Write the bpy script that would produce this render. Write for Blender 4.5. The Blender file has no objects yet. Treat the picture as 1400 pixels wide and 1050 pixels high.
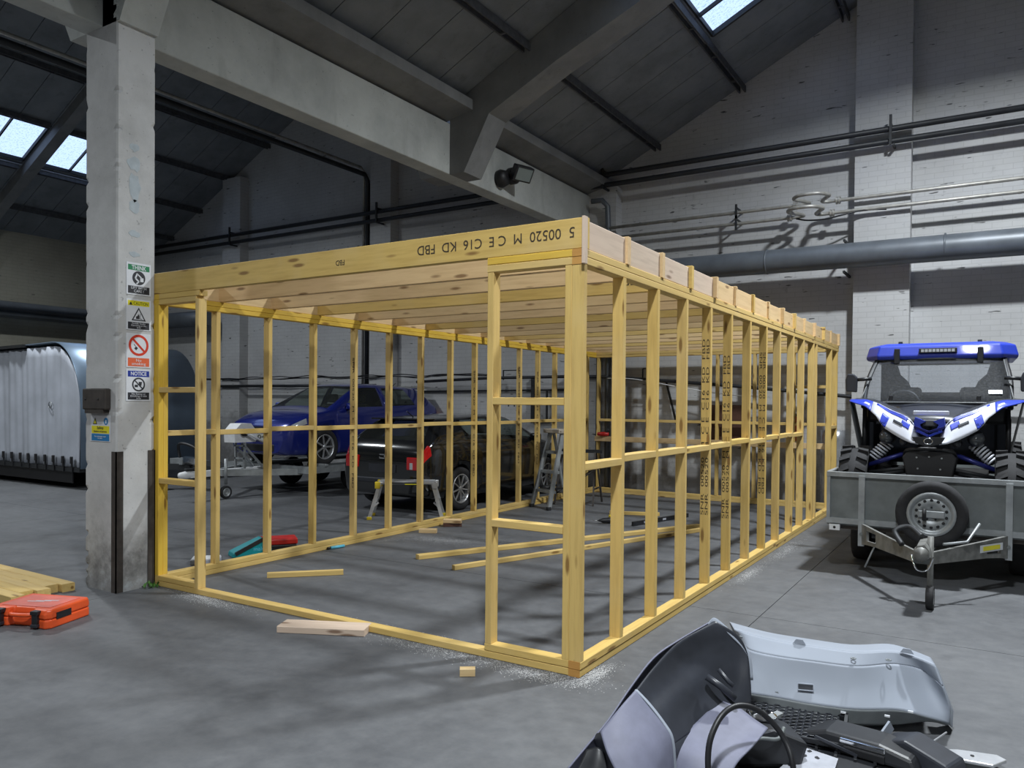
import bpy, bmesh, math, random
from mathutils import Vector, Matrix
random.seed(7)
S = bpy.context.scene
COL = S.collection
V = Vector
PI = math.pi

# ------------------------------------------------------------------ camera
F_PX, CY_PX = 1060.0, 562.5
YAW, PITCH, ROLL = -0.55674, -0.01229, 0.00857
CAM_POS = V((1.9457, -3.8695, 1.5408))
fw = V((math.sin(YAW) * math.cos(PITCH), math.cos(YAW) * math.cos(PITCH), math.sin(PITCH)))
rt0 = V((math.cos(YAW), -math.sin(YAW), 0)); up0 = rt0.cross(fw)
rt = rt0 * math.cos(ROLL) + up0 * math.sin(ROLL)
upv = up0 * math.cos(ROLL) - rt0 * math.sin(ROLL)
cd = bpy.data.cameras.new('camera'); cam = bpy.data.objects.new('camera', cd); COL.objects.link(cam)
cd.sensor_width = 36.0; cd.lens = F_PX / 1400.0 * 36.0
cd.shift_y = (CY_PX - 525.0) / 1400.0
cd.clip_start = 0.05; cd.clip_end = 200
cam.matrix_world = Matrix(((rt.x, upv.x, -fw.x, CAM_POS.x), (rt.y, upv.y, -fw.y, CAM_POS.y), (rt.z, upv.z, -fw.z, CAM_POS.z), (0, 0, 0, 1)))
S.camera = cam

# ------------------------------------------------------------------ world (dusk sky seen through the roof lights)
w = bpy.data.worlds.new('sky'); S.world = w; w.use_nodes = True
bg = w.node_tree.nodes['Background']
bg.inputs[0].default_value = (0.50, 0.66, 0.98, 1); bg.inputs[1].default_value = 1.6
S.view_settings.view_transform = 'Standard'; S.view_settings.look = 'None'
S.view_settings.gamma = 1.0; S.view_settings.use_curve_mapping = False
S.view_settings.exposure = 0.0

# lamps hang under the roof ridges: (x, y, z, watts, cut-off angle of the reflector, where)
LAMPS = [(2.3, 4.1, 7.2, 620, 153, 'right bay over the flatbed trailer'),
         (1.6, -3.2, 6.9, 430, 142, 'right bay behind the viewpoint'),
         (2.3, -11.0, 6.9, 300, 150, 'right bay by the entrance'),
         (-11.3, 1.9, 6.9, 270, 158, 'left bay before the curtain trailer'),
         (-10.7, -4.5, 7.2, 420, 165, 'left bay before the concrete column')]

# ------------------------------------------------------------------ material helpers
MATS = {}
def new_mat(name):
    m = bpy.data.materials.new(name); m.use_nodes = True
    nt = m.node_tree; b = nt.nodes['Principled BSDF']; MATS[name] = m
    return m, nt, b
def N(nt, t, **kw):
    n = nt.nodes.new(t)
    for k, v in kw.items():
        if k.startswith('i_'):
            key = k[2:]; key = int(key) if key.isdigit() else key.replace('_', ' ')
            n.inputs[key].default_value = v
        else: setattr(n, k, v)
    return n
def ramp(nt, fac, stops, interp='LINEAR'):
    r = nt.nodes.new('ShaderNodeValToRGB'); r.color_ramp.interpolation = interp
    e = r.color_ramp.elements
    while len(e) < len(stops): e.new(0.5)
    for el, (p, c) in zip(e, stops): el.position = p; el.color = (*c, 1) if len(c) == 3 else c
    nt.links.new(fac, r.inputs[0]); return r
def mix(nt, fac, a, b, blend='MIX'):
    n = nt.nodes.new('ShaderNodeMix'); n.data_type = 'RGBA'; n.blend_type = blend
    for sock, val in ((n.inputs[0], fac), (n.inputs[6], a), (n.inputs[7], b)):
        if hasattr(val, 'default_value') or hasattr(val, 'is_linked'): nt.links.new(val, sock)
        elif isinstance(val, (int, float)): sock.default_value = val
        else: sock.default_value = (*val, 1)
    return n.outputs[2]
def bump(nt, b, height, strength=0.3, dist=0.01):
    n = N(nt, 'ShaderNodeBump'); n.inputs['Strength'].default_value = strength; n.inputs['Distance'].default_value = dist
    nt.links.new(height, n.inputs['Height']); nt.links.new(n.outputs[0], b.inputs['Normal'])
def obj_coord(nt, scale=(1, 1, 1), rand=False, kind='Object'):
    tc = N(nt, 'ShaderNodeTexCoord'); mp = N(nt, 'ShaderNodeMapping'); mp.inputs['Scale'].default_value = scale
    nt.links.new(tc.outputs[kind], mp.inputs[0])
    if rand:
        oi = N(nt, 'ShaderNodeObjectInfo'); mu = N(nt, 'ShaderNodeMath', operation='MULTIPLY'); mu.inputs[1].default_value = 37.0
        nt.links.new(oi.outputs['Random'], mu.inputs[0]); cx = N(nt, 'ShaderNodeCombineXYZ')
        for i in range(3): nt.links.new(mu.outputs[0], cx.inputs[i])
        nt.links.new(cx.outputs[0], mp.inputs[1])
        return mp.outputs[0], oi.outputs['Random']
    return mp.outputs[0]
def noise(nt, vec, scale, detail=4, rough=0.55):
    n = N(nt, 'ShaderNodeTexNoise'); n.inputs['Scale'].default_value = scale; n.inputs['Detail'].default_value = detail
    n.inputs['Roughness'].default_value = rough; nt.links.new(vec, n.inputs['Vector']); return n.outputs['Fac']

def plain(name, col, rough=0.5, metal=0.0, var=0.12, scale=14.0, bmp=0.0, coat=0.0):
    """a plain finish with a little procedural wear"""
    m, nt, b = new_mat(name)
    v = obj_coord(nt); f = noise(nt, v, scale)
    lo = tuple(c * (1 - var) for c in col); hi = tuple(min(1, c * (1 + var)) for c in col)
    r = ramp(nt, f, [(0.3, lo), (0.7, hi)])
    nt.links.new(r.outputs[0], b.inputs['Base Color'])
    b.inputs['Roughness'].default_value = rough; b.inputs['Metallic'].default_value = metal
    if coat: b.inputs['Coat Weight'].default_value = coat; b.inputs['Coat Roughness'].default_value = 0.05
    if bmp: bump(nt, b, noise(nt, v, scale * 6), bmp, 0.004)
    return m

def wood(name, light, dark, tint2):
    m, nt, b = new_mat(name)
    vec, rnd = obj_coord(nt, (1.2, 16, 16), True)
    g = noise(nt, vec, 2.2, 5, 0.6)
    c1 = ramp(nt, g, [(0.30, dark), (0.55, light), (0.8, tuple(min(1, x * 1.06) for x in light))]).outputs[0]
    tr = ramp(nt, rnd, [(0.0, light), (0.5, tint2), (1.0, tuple(x * 0.86 for x in light))]).outputs[0]
    c = mix(nt, 0.45, c1, tr)
    # blotches of stain and knots
    v2, _ = obj_coord(nt, (1.0, 1.0, 1.0), True)
    bl = ramp(nt, noise(nt, v2, 2.3, 3), [(0.52, (0, 0, 0)), (0.72, (1, 1, 1))]).outputs[0]
    c = mix(nt, bl, c, mix(nt, 0.5, c, tint2))
    v3, _ = obj_coord(nt, (2.6, 11.0, 11.0), True)
    vo = N(nt, 'ShaderNodeTexVoronoi'); vo.inputs['Scale'].default_value = 1.0; nt.links.new(v3, vo.inputs['Vector'])
    kn = ramp(nt, vo.outputs['Distance'], [(0.10, (1, 1, 1)), (0.19, (0, 0, 0))]).outputs[0]
    c = mix(nt, kn, c, tuple(x * 0.38 for x in (light[0], light[1] * 0.8, light[2] * 0.7)))
    nt.links.new(c, b.inputs['Base Color']); b.inputs['Roughness'].default_value = 0.62
    bump(nt, b, g, 0.12, 0.002)
    return m
wood('wood_yellow', (0.67, 0.46, 0.135), (0.48, 0.30, 0.075), (0.64, 0.47, 0.21))
wood('wood_amber', (0.74, 0.48, 0.05), (0.58, 0.35, 0.035), (0.68, 0.45, 0.08))
wood('wood_pale', (0.70, 0.51, 0.26), (0.50, 0.33, 0.15), (0.70, 0.48, 0.27))
wood('wood_end', (0.50, 0.25, 0.06), (0.36, 0.16, 0.04), (0.56, 0.30, 0.08))
wood('wood_bleached', (0.64, 0.51, 0.39), (0.47, 0.36, 0.27), (0.62, 0.47, 0.37))
wood('wood_grey', (0.33, 0.30, 0.25), (0.22, 0.19, 0.16), (0.38, 0.33, 0.27))
wood('wood_brown', (0.10, 0.045, 0.03), (0.07, 0.03, 0.02), (0.12, 0.05, 0.035))

# concrete floor
m, nt, b = new_mat('floor_concrete')
v = obj_coord(nt, kind='Object')
f1 = noise(nt, v, 0.55, 6, 0.62); f2 = noise(nt, v, 9.0, 5, 0.7); f3 = noise(nt, v, 2.1, 4)
c = ramp(nt, f1, [(0.28, (0.060, 0.063, 0.070)), (0.5, (0.102, 0.107, 0.116)), (0.74, (0.145, 0.150, 0.158))]).outputs[0]
c = mix(nt, 0.32, c, ramp(nt, f2, [(0.35, (0.075, 0.076, 0.08)), (0.7, (0.18, 0.18, 0.182))]).outputs[0])
st = ramp(nt, f3, [(0.60, (0, 0, 0)), (0.72, (1, 1, 1))]).outputs[0]
c = mix(nt, mix(nt, 0.5, (0, 0, 0), st), c, (0.05, 0.051, 0.055))
vk = obj_coord(nt, (0.5, 1.6, 1)); sk_ = ramp(nt, noise(nt, vk, 1.1, 5, 0.6), [(0.50, (0, 0, 0)), (0.72, (1, 1, 1))]).outputs[0]
c = mix(nt, mix(nt, 0.35, (0, 0, 0), sk_), c, (0.055, 0.057, 0.062))
wv = N(nt, 'ShaderNodeTexVoronoi', feature='DISTANCE_TO_EDGE'); wv.inputs['Scale'].default_value = 0.33; nt.links.new(v, wv.inputs['Vector'])
cr = ramp(nt, wv.outputs['Distance'], [(0.0, (1, 1, 1)), (0.006, (0, 0, 0))]).outputs[0]
nt.links.new(c, b.inputs['Base Color'])
rr = ramp(nt, f3, [(0.3, (0.52,) * 3), (0.7, (0.72,) * 3)]); nt.links.new(rr.outputs[0], b.inputs['Roughness'])
bump(nt, b, f2, 0.18, 0.006)
plain('joint_dark', (0.05, 0.05, 0.052), 0.9)

# painted brick wall
def brick_wall(name, axes, c_hi, c_lo, flake):
    m, nt, b = new_mat(name)
    tc = N(nt, 'ShaderNodeTexCoord'); sp = N(nt, 'ShaderNodeSeparateXYZ'); cx = N(nt, 'ShaderNodeCombineXYZ')
    nt.links.new(tc.outputs['Object'], sp.inputs[0]); nt.links.new(sp.outputs[axes], cx.inputs[0]); nt.links.new(sp.outputs[2], cx.inputs[1])
    br = N(nt, 'ShaderNodeTexBrick'); br.inputs['Scale'].default_value = 1.0
    br.inputs['Brick Width'].default_value = 0.235; br.inputs['Row Height'].default_value = 0.078; br.inputs['Mortar Size'].default_value = 0.006
    br.inputs['Mortar Smooth'].default_value = 0.3
    br.inputs['Color1'].default_value = (1, 1, 1, 1); br.inputs['Color2'].default_value = (0.95, 0.95, 0.95, 1); br.inputs['Mortar'].default_value = (0.80, 0.80, 0.80, 1)
    nt.links.new(cx.outputs[0], br.inputs['Vector'])
    f1 = noise(nt, tc.outputs['Object'], 0.7, 5, 0.6); f2 = noise(nt, tc.outputs['Object'], 7.0, 5, 0.65)
    c = ramp(nt, f1, [(0.3, c_lo), (0.65, c_hi)]).outputs[0]
    c = mix(nt, 0.75, c, br.outputs['Color'], 'MULTIPLY')
    # flaked joints: short dark dashes along the courses
    mp = N(nt, 'ShaderNodeMapping'); mp.inputs['Scale'].default_value = (4, 4, 22); nt.links.new(tc.outputs['Object'], mp.inputs[0])
    fl = ramp(nt, noise(nt, mp.outputs[0], 1.0, 2), [(0.70, (0, 0, 0)), (0.735, (1, 1, 1))]).outputs[0]
    c = mix(nt, fl, c, flake)
    c = mix(nt, ramp(nt, f2, [(0.62, (0, 0, 0)), (0.85, (0.5, 0.5, 0.5))]).outputs[0], c, (0.16, 0.155, 0.15))
    # grime rising from the floor in ragged patches
    ma = N(nt, 'ShaderNodeMath', operation='MULTIPLY_ADD'); ma.inputs[1].default_value = -0.28; nt.links.new(sp.outputs[2], ma.inputs[0]); nt.links.new(noise(nt, tc.outputs['Object'], 1.5, 6, 0.7), ma.inputs[2])
    gr = ramp(nt, ma.outputs[0], [(0.16, (0, 0, 0)), (0.42, (0.8, 0.8, 0.8))]).outputs[0]
    c = mix(nt, gr, c, (0.17, 0.165, 0.16))
    nt.links.new(c, b.inputs['Base Color']); b.inputs['Roughness'].default_value = 0.62
    bump(nt, b, br.outputs['Fac'], -0.2, 0.004)
    return m
brick_wall('wall_paint', 0, (0.56, 0.565, 0.57), (0.44, 0.44, 0.445), (0.10, 0.10, 0.10))
brick_wall('wall_paint_side', 1, (0.34, 0.33, 0.27), (0.26, 0.25, 0.21), (0.10, 0.10, 0.09))

def concrete(name, hi, lo, stain):
    m, nt, b = new_mat(name)
    v = obj_coord(nt); f1 = noise(nt, v, 1.6, 6, 0.65); f2 = noise(nt, v, 22, 4)
    c = ramp(nt, f1, [(0.3, lo), (0.62, hi)]).outputs[0]
    vs = obj_coord(nt, (3, 3, 0.8)); s2 = ramp(nt, noise(nt, vs, 1.4, 4), [(0.58, (0, 0, 0)), (0.78, (1, 1, 1))]).outputs[0]
    c = mix(nt, mix(nt, 0.55, (0, 0, 0), s2), c, stain)
    pit = ramp(nt, noise(nt, v, 34, 2), [(0.70, (0, 0, 0)), (0.75, (1, 1, 1))]).outputs[0]
    c = mix(nt, mix(nt, 0.6, (0, 0, 0), pit), c, tuple(x * 0.4 for x in lo))
    nt.links.new(c, b.inputs['Base Color']); b.inputs['Roughness'].default_value = 0.8
    bump(nt, b, f2, 0.3, 0.006)
    return m
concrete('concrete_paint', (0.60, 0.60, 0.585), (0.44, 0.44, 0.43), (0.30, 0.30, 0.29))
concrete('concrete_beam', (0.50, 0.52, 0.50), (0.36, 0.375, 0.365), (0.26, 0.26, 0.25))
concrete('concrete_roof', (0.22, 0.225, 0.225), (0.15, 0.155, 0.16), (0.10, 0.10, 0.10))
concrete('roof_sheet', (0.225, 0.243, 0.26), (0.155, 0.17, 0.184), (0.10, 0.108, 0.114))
concrete('concrete_scuffed', (0.33, 0.33, 0.325), (0.16, 0.16, 0.16), (0.10, 0.10, 0.105))

plain('purlin_steel', (0.075, 0.08, 0.09), 0.6, 0.1, 0.3)
plain('steel_dark', (0.025, 0.027, 0.03), 0.55, 0.2)
plain('steel_brown', (0.055, 0.047, 0.042), 0.75, 0.2, 0.3)
plain('steel_black', (0.012, 0.012, 0.014), 0.5, 0.0)
plain('pipe_grey', (0.115, 0.13, 0.15), 0.42, 0.15, 0.2, 3.0)
plain('pipe_black', (0.02, 0.022, 0.026), 0.5, 0.1, 0.3, 5.0)
plain('pipe_silver', (0.40, 0.39, 0.36), 0.45, 0.4, 0.25, 8.0)
plain('galv', (0.36, 0.38, 0.39), 0.45, 0.55, 0.18, 9.0)
plain('galv_dirty', (0.20, 0.20, 0.19), 0.5, 0.35, 0.35, 12.0)
plain('lamp_dark', (0.05, 0.055, 0.06), 0.15, 0.0, 0.1, 20, 0, 0.5)
plain('galv_dark', (0.16, 0.175, 0.175), 0.55, 0.2, 0.2, 6.0)
plain('alu', (0.60, 0.61, 0.63), 0.35, 0.7, 0.1, 12.0)
plain('chrome', (0.75, 0.76, 0.78), 0.12, 1.0, 0.04)
plain('rubber', (0.018, 0.018, 0.02), 0.82, 0.0, 0.25, 20.0, 0.2)
plain('plastic_black', (0.014, 0.015, 0.018), 0.42, 0.0, 0.2)
plain('plastic_dark', (0.03, 0.033, 0.042), 0.36, 0.0, 0.15)
plain('plastic_grey', (0.10, 0.105, 0.11), 0.5)
plain('blue_paint', (0.012, 0.022, 0.20), 0.22, 0.25, 0.06, 4.0, 0, 1.0)
plain('black_paint', (0.010, 0.011, 0.013), 0.16, 0.2, 0.06, 4.0, 0, 1.0)
plain('blue_plastic', (0.02, 0.045, 0.42), 0.4, 0.0, 0.08, 5.0, 0, 0.15)
plain('navy_tube', (0.02, 0.025, 0.16), 0.35, 0.3, 0.08)
plain('white_plastic', (0.56, 0.58, 0.64), 0.35, 0.0, 0.05, 6.0, 0, 0.3)
plain('white_paint', (0.72, 0.73, 0.74), 0.5, 0.0, 0.06)
plain('tarpaulin', (0.40, 0.425, 0.48), 0.45, 0.0, 0.12, 2.5)
plain('silver_blue', (0.20, 0.27, 0.36), 0.28, 0.55, 0.10, 2.0)
plain('bumper_lilac', (0.15, 0.155, 0.215), 0.6)
plain('bumper_white', (0.285, 0.315, 0.37), 0.7, 0.0, 0.05, 3.0)
plain('bumper_edge', (0.22, 0.24, 0.25), 0.6, 0.0, 0.1)
plain('orange_plastic', (0.80, 0.10, 0.022), 0.38, 0.0, 0.08, 8.0)
plain('orange_print', (0.74, 0.16, 0.11), 0.4, 0.0, 0.15, 8.0)
plain('teal_plastic', (0.0, 0.22, 0.25), 0.45)
plain('red_plastic', (0.55, 0.02, 0.015), 0.45)
plain('yellow_plastic', (0.70, 0.52, 0.03), 0.45)
plain('cyan_plastic', (0.12, 0.50, 0.66), 0.35)
plain('sign_white', (0.70, 0.72, 0.76), 0.4, 0.0, 0.05)
plain('sign_green', (0.02, 0.22, 0.09), 0.45, 0.0, 0.08)
plain('sign_yellow', (0.78, 0.70, 0.02), 0.45, 0.0, 0.06)
plain('sign_blue', (0.015, 0.04, 0.30), 0.45, 0.0, 0.06)
plain('sign_sky', (0.02, 0.20, 0.46), 0.45, 0.0, 0.06)
plain('sign_red', (0.62, 0.045, 0.02), 0.45, 0.0, 0.06)
plain('sign_orange', (0.72, 0.13, 0.05), 0.45, 0.0, 0.06)
plain('sign_black', (0.025, 0.027, 0.035), 0.5)
plain('ink', (0.045, 0.032, 0.02), 0.8, 0.0, 0.3)
plain('seat_cloth', (0.018, 0.02, 0.026), 0.85)
plain('sawdust', (0.50, 0.50, 0.50), 0.9)
plain('blue_stain', (0.42, 0.47, 0.50), 0.85)
plain('leaf', (0.05, 0.14, 0.02), 0.6, 0.0, 0.3)
plain('foil', (0.60, 0.62, 0.66), 0.3, 0.7, 0.2, 9.0, 0.6)
plain('brown_cabinet', (0.085, 0.04, 0.028), 0.6, 0.0, 0.15)
plain('tail_red', (0.50, 0.006, 0.008), 0.12, 0.0, 0.1, 30, 0, 1.0)
plain('lens_clear', (0.55, 0.57, 0.60), 0.08, 0.3, 0.05, 30, 0, 1.0)
plain('plate_white', (0.62, 0.62, 0.55), 0.4)
plain('card', (0.36, 0.37, 0.41), 0.7)
plain('cable_black', (0.012, 0.012, 0.014), 0.45)
plain('chalk', (0.42, 0.42, 0.42), 0.9, 0.0, 0.3, 20)

def glass(name, tint, alpha, rough=0.04):
    m, nt, b = new_mat(name); nt.nodes.remove(b); out = nt.nodes['Material Output']
    tr = N(nt, 'ShaderNodeBsdfTransparent'); tr.inputs[0].default_value = (*tint, 1)
    gl = N(nt, 'ShaderNodeBsdfPrincipled'); gl.inputs['Base Color'].default_value = (*[c * 0.15 for c in tint], 1); gl.inputs['Roughness'].default_value = rough; gl.inputs['Specular IOR Level'].default_value = 0.25 if rough > 0.1 else 0.5
    v = obj_coord(nt); f = ramp(nt, noise(nt, v, 60, 3), [(0.45, (alpha,) * 3), (0.62, (min(1, alpha + 0.08),) * 3)])
    mx = N(nt, 'ShaderNodeMixShader'); nt.links.new(f.outputs[0], mx.inputs[0]); nt.links.new(tr.outputs[0], mx.inputs[1]); nt.links.new(gl.outputs[0], mx.inputs[2])
    nt.links.new(mx.outputs[0], out.inputs[0]); return m
glass('car_glass', (0.62, 0.68, 0.66), 0.20)
glass('screen_film', (0.84, 0.86, 0.89), 0.10, 0.55)
# wet, speckled roof-light glass
m, nt, b = new_mat('rooflight_glass'); nt.nodes.remove(b)
tr = N(nt, 'ShaderNodeBsdfTransparent')
v = obj_coord(nt, (1, 1, 1)); sp = ramp(nt, noise(nt, v, 26, 3, 0.7), [(0.50, (0.95, 0.97, 1.0)), (0.70, (0.62, 0.70, 0.78))])
nt.links.new(sp.outputs[0], tr.inputs[0]); gl = N(nt, 'ShaderNodeBsdfGlossy'); gl.inputs['Roughness'].default_value = 0.2
mx = N(nt, 'ShaderNodeMixShader'); mx.inputs[0].default_value = 0.06
nt.links.new(tr.outputs[0], mx.inputs[1]); nt.links.new(gl.outputs[0], mx.inputs[2]); nt.links.new(mx.outputs[0], nt.nodes['Material Output'].inputs[0])
m, nt, b = new_mat('lamp_lens'); b.inputs['Base Color'].default_value = (0.9, 0.9, 0.9, 1)
b.inputs['Emission Color'].default_value = (0.93, 0.97, 1.0, 1); b.inputs['Emission Strength'].default_value = 6.0
m, nt, b = new_mat('flood_glass'); b.inputs['Base Color'].default_value = (0.20, 0.24, 0.24, 1); b.inputs['Roughness'].default_value = 0.15

# ------------------------------------------------------------------ mesh helpers
def tag(o, label=None, cat=None, group=None, kind=None):
    if label: o['label'] = label
    if cat: o['category'] = cat
    if group: o['group'] = group
    if kind: o['kind'] = kind
    return o
def empty(name, loc=(0, 0, 0), rz=0.0, label=None, cat=None, group=None, kind=None):
    o = bpy.data.objects.new(name, None); COL.objects.link(o); o.location = loc; o.rotation_euler = (0, 0, rz)
    o.empty_display_size = 0.1
    return tag(o, label, cat, group, kind)
def link_mesh(name, me, mat, parent=None, loc=None, rot=None):
    o = bpy.data.objects.new(name, me); COL.objects.link(o)
    if mat and not me.materials: me.materials.append(MATS[mat])
    if parent is not None: o.parent = parent
    if loc is not None: o.location = loc
    if rot is not None: o.rotation_euler = rot
    return o

class MB:
    """collects vertices and faces of ONE mesh"""
    def __init__(s): s.v = []; s.f = []; s.sm = []
    def add(s, vs, fs, smooth=False):
        k = len(s.v); s.v += [tuple(p) for p in vs]
        for f in fs: s.f.append([i + k for i in f]); s.sm.append(smooth)
        return s
    def box(s, a, b):
        x0, y0, z0 = [min(p, q) for p, q in zip(a, b)]; x1, y1, z1 = [max(p, q) for p, q in zip(a, b)]
        return s.add([(x0, y0, z0), (x1, y0, z0), (x1, y1, z0), (x0, y1, z0), (x0, y0, z1), (x1, y0, z1), (x1, y1, z1), (x0, y1, z1)],
                     [(0, 3, 2, 1), (4, 5, 6, 7), (0, 1, 5, 4), (1, 2, 6, 5), (2, 3, 7, 6), (3, 0, 4, 7)])
    def cbox(s, c, size): 
        return s.box([c[i] - size[i] / 2 for i in range(3)], [c[i] + size[i] / 2 for i in range(3)])
    def bar(s, p0, p1, w, h, up=(0, 0, 1)):
        p0, p1 = V(p0), V(p1); d = (p1 - p0).normalized(); u = V(up)
        if abs(d.dot(u)) > 0.99: u = V((0, 1, 0))
        sx = d.cross(u).normalized(); uz = sx.cross(d).normalized()
        vs = []
        for p in (p0, p1):
            for a, b_ in ((-1, -1), (1, -1), (1, 1), (-1, 1)): vs.append(p + sx * (a * w / 2) + uz * (b_ * h / 2))
        return s.add(vs, [(0, 1, 2, 3), (7, 6, 5, 4), (0, 4, 5, 1), (1, 5, 6, 2), (2, 6, 7, 3), (3, 7, 4, 0)])
    def tube(s, pts, r, n=10, cap=True, closed=False):
        pts = [V(p) for p in pts]; m = len(pts); rings = []; prev = None
        rs = r if isinstance(r, (list, tuple)) else [r] * m
        for i, p in enumerate(pts):
            if closed: d = pts[(i + 1) % m] - pts[i - 1]
            else: d = pts[min(i + 1, m - 1)] - pts[max(i - 1, 0)]
            d = d.normalized() if d.length > 1e-9 else V((0, 0, 1))
            if prev is None:
                u = V((0, 0, 1)) if abs(d.z) < 0.9 else V((1, 0, 0))
                a = d.cross(u).normalized()
            else:
                a = prev - d * prev.dot(d)
                a = a.normalized() if a.length > 1e-6 else d.orthogonal().normalized()
            prev = a; b_ = d.cross(a)
            rings.append([p + (a * math.cos(2 * PI * k / n) + b_ * math.sin(2 * PI * k / n)) * rs[i] for k in range(n)])
        vs = [q for ring in rings for q in ring]; fs = []
        for i in range(m if closed else m - 1):
            j = (i + 1) % m
            for k in range(n): fs.append((i * n + k, i * n + (k + 1) % n, j * n + (k + 1) % n, j * n + k))
        s.add(vs, fs, True)
        if cap and not closed:
            k0 = len(s.v) - len(vs)
            s.f.append([k0 + i for i in reversed(range(n))]); s.sm.append(False)
            s.f.append([k0 + (m - 1) * n + i for i in range(n)]); s.sm.append(False)
        return s
    def cyl(s, p0, p1, r, n=16): return s.tube([p0, p1], r, n)
    def lathe(s, prof, axis='Z', c=(0, 0, 0), n=24, smooth=True, closed=False):
        """prof: list of (radius, height)"""
        c = V(c); vs = []; m = len(prof)
        for k in range(n):
            a = 2 * PI * k / n; ca, sa = math.cos(a), math.sin(a)
            for r, h in prof:
                if axis == 'Z': p = (r * ca, r * sa, h)
                elif axis == 'X': p = (h, r * ca, r * sa)
                else: p = (r * sa, h, r * ca)
                vs.append(c + V(p))
        fs = []
        for k in range(n):
            q = (k + 1) % n
            for i in range(m if closed else m - 1):
                j = (i + 1) % m; fs.append((k * m + i, q * m + i, q * m + j, k * m + j))
        return s.add(vs, fs, smooth)
    def prism(s, poly, h, fn):
        """poly 2D outline, fn(a,b,t)->3D for t in h=(t0,t1)"""
        n = len(poly); vs = [fn(a, b_, h[0]) for a, b_ in poly] + [fn(a, b_, h[1]) for a, b_ in poly]
        return s.add(vs, [list(reversed(range(n))), [n + i for i in range(n)]] + [(i, (i + 1) % n, n + (i + 1) % n, n + i) for i in range(n)])
    def grid(s, P, smooth=True, flip=False, wrap=False):
        """P[i][j] points"""
        ni, nj = len(P), len(P[0]); vs = [p for row in P for p in row]; fs = []
        for i in range(ni - 1):
            for j in range(nj if wrap else nj - 1):
                q = (j + 1) % nj
                f = (i * nj + j, i * nj + q, (i + 1) * nj + q, (i + 1) * nj + j)
                fs.append(tuple(reversed(f)) if flip else f)
        return s.add(vs, fs, smooth)
    def mesh(s, name):
        me = bpy.data.meshes.new(name); me.from_pydata(s.v, [], s.f)
        for p, sm in zip(me.polygons, s.sm): p.use_smooth = sm
        bm = bmesh.new(); bm.from_mesh(me); bmesh.ops.recalc_face_normals(bm, faces=bm.faces); bm.to_mesh(me); bm.free()
        me.update(); return me
    def build(s, name, mat, parent=None, loc=None, rot=None):
        return link_mesh(name, s.mesh(name), mat, parent, loc, rot)

def solidify(o, t, offset=-1):
    md = o.modifiers.new('thickness', 'SOLIDIFY'); md.thickness = t; md.offset = offset; return o
def bevel(o, w_, seg=2):
    md = o.modifiers.new('bevel', 'BEVEL'); md.width = w_; md.segments = seg; md.limit_method = 'ANGLE'; return o
def rbox(name, a, b_, mat, parent=None, r=0.01, seg=2, loc=None, rot=None):
    return bevel(MB().box(a, b_).build(name, mat, parent, loc, rot), r, seg)

# one timber with softened long edges, local X along its length (shared between equal sizes)
TIM = {}
def timber_mesh(L, w_, h):
    key = (round(L, 3), round(w_, 3), round(h, 3))
    if key in TIM: return TIM[key].copy()
    c = 0.0035; a, b_ = w_ / 2, h / 2
    sec = [(-a + c, -b_), (a - c, -b_), (a, -b_ + c), (a, b_ - c), (a - c, b_), (-a + c, b_), (-a, b_ - c), (-a, -b_ + c)]
    m = MB(); m.prism(sec, (-L / 2, L / 2), lambda p, q, t: (t, p, q)); me = m.mesh('timber'); TIM[key] = me; return me.copy()
def timber(name, p0, p1, w_, h, mat, parent=None, up=(0, 0, 1)):
    p0, p1 = V(p0), V(p1); d = p1 - p0; L = d.length; d.normalize(); u = V(up)
    if abs(d.dot(u)) > 0.98: u = V((1, 0, 0))
    sy = u.cross(d).normalized(); uz = d.cross(sy)
    key = (round(L, 3), round(w_, 3), round(h, 3), mat)
    if key in TIM: me = TIM[key]
    else:
        me = timber_mesh(L, w_, h); me.materials.clear(); me.materials.append(MATS[mat]); TIM[key] = me
    o = bpy.data.objects.new(name, me); COL.objects.link(o)
    if parent is not None: o.parent = parent
    o.matrix_local = Matrix(((d.x, sy.x, uz.x, (p0.x + p1.x) / 2), (d.y, sy.y, uz.y, (p0.y + p1.y) / 2), (d.z, sy.z, uz.z, (p0.z + p1.z) / 2), (0, 0, 0, 1)))
    return o
def frame_mat(x, y, z, loc):
    x, y, z = V(x), V(y), V(z)
    return Matrix(((x.x, y.x, z.x, loc[0]), (x.y, y.y, z.y, loc[1]), (x.z, y.z, z.z, loc[2]), (0, 0, 0, 1)))
FACE_PX = ((0, 1, 0), (0, 0, 1), (1, 0, 0))    # lies on a face looking to +X
FACE_NY = ((1, 0, 0), (0, 0, 1), (0, -1, 0))   # lies on a face looking to -Y
DG = None
def text(name, body, size, mat, parent, M, width=None, align='CENTER', depth=0.0004, bold=0.0):
    cu = bpy.data.curves.new('lettering', 'FONT'); cu.body = body; cu.size = size; cu.align_x = align; cu.align_y = 'CENTER'
    cu.extrude = depth; cu.resolution_u = 3; cu.offset = bold; cu.space_line = 0.85
    t = bpy.data.objects.new('lettering', cu); COL.objects.link(t)
    dg = bpy.context.evaluated_depsgraph_get(); me = bpy.data.meshes.new_from_object(t.evaluated_get(dg))
    bpy.data.objects.remove(t); bpy.data.curves.remove(cu)
    me.materials.clear(); me.materials.append(MATS[mat])
    if width and len(me.vertices):
        xs = [q.co.x for q in me.vertices]; k = width / max(1e-6, max(xs) - min(xs))
        for q in me.vertices: q.co.x *= k
    o = bpy.data.objects.new(name, me); COL.objects.link(o)
    if parent is not None: o.parent = parent
    o.matrix_local = M; return o
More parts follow.
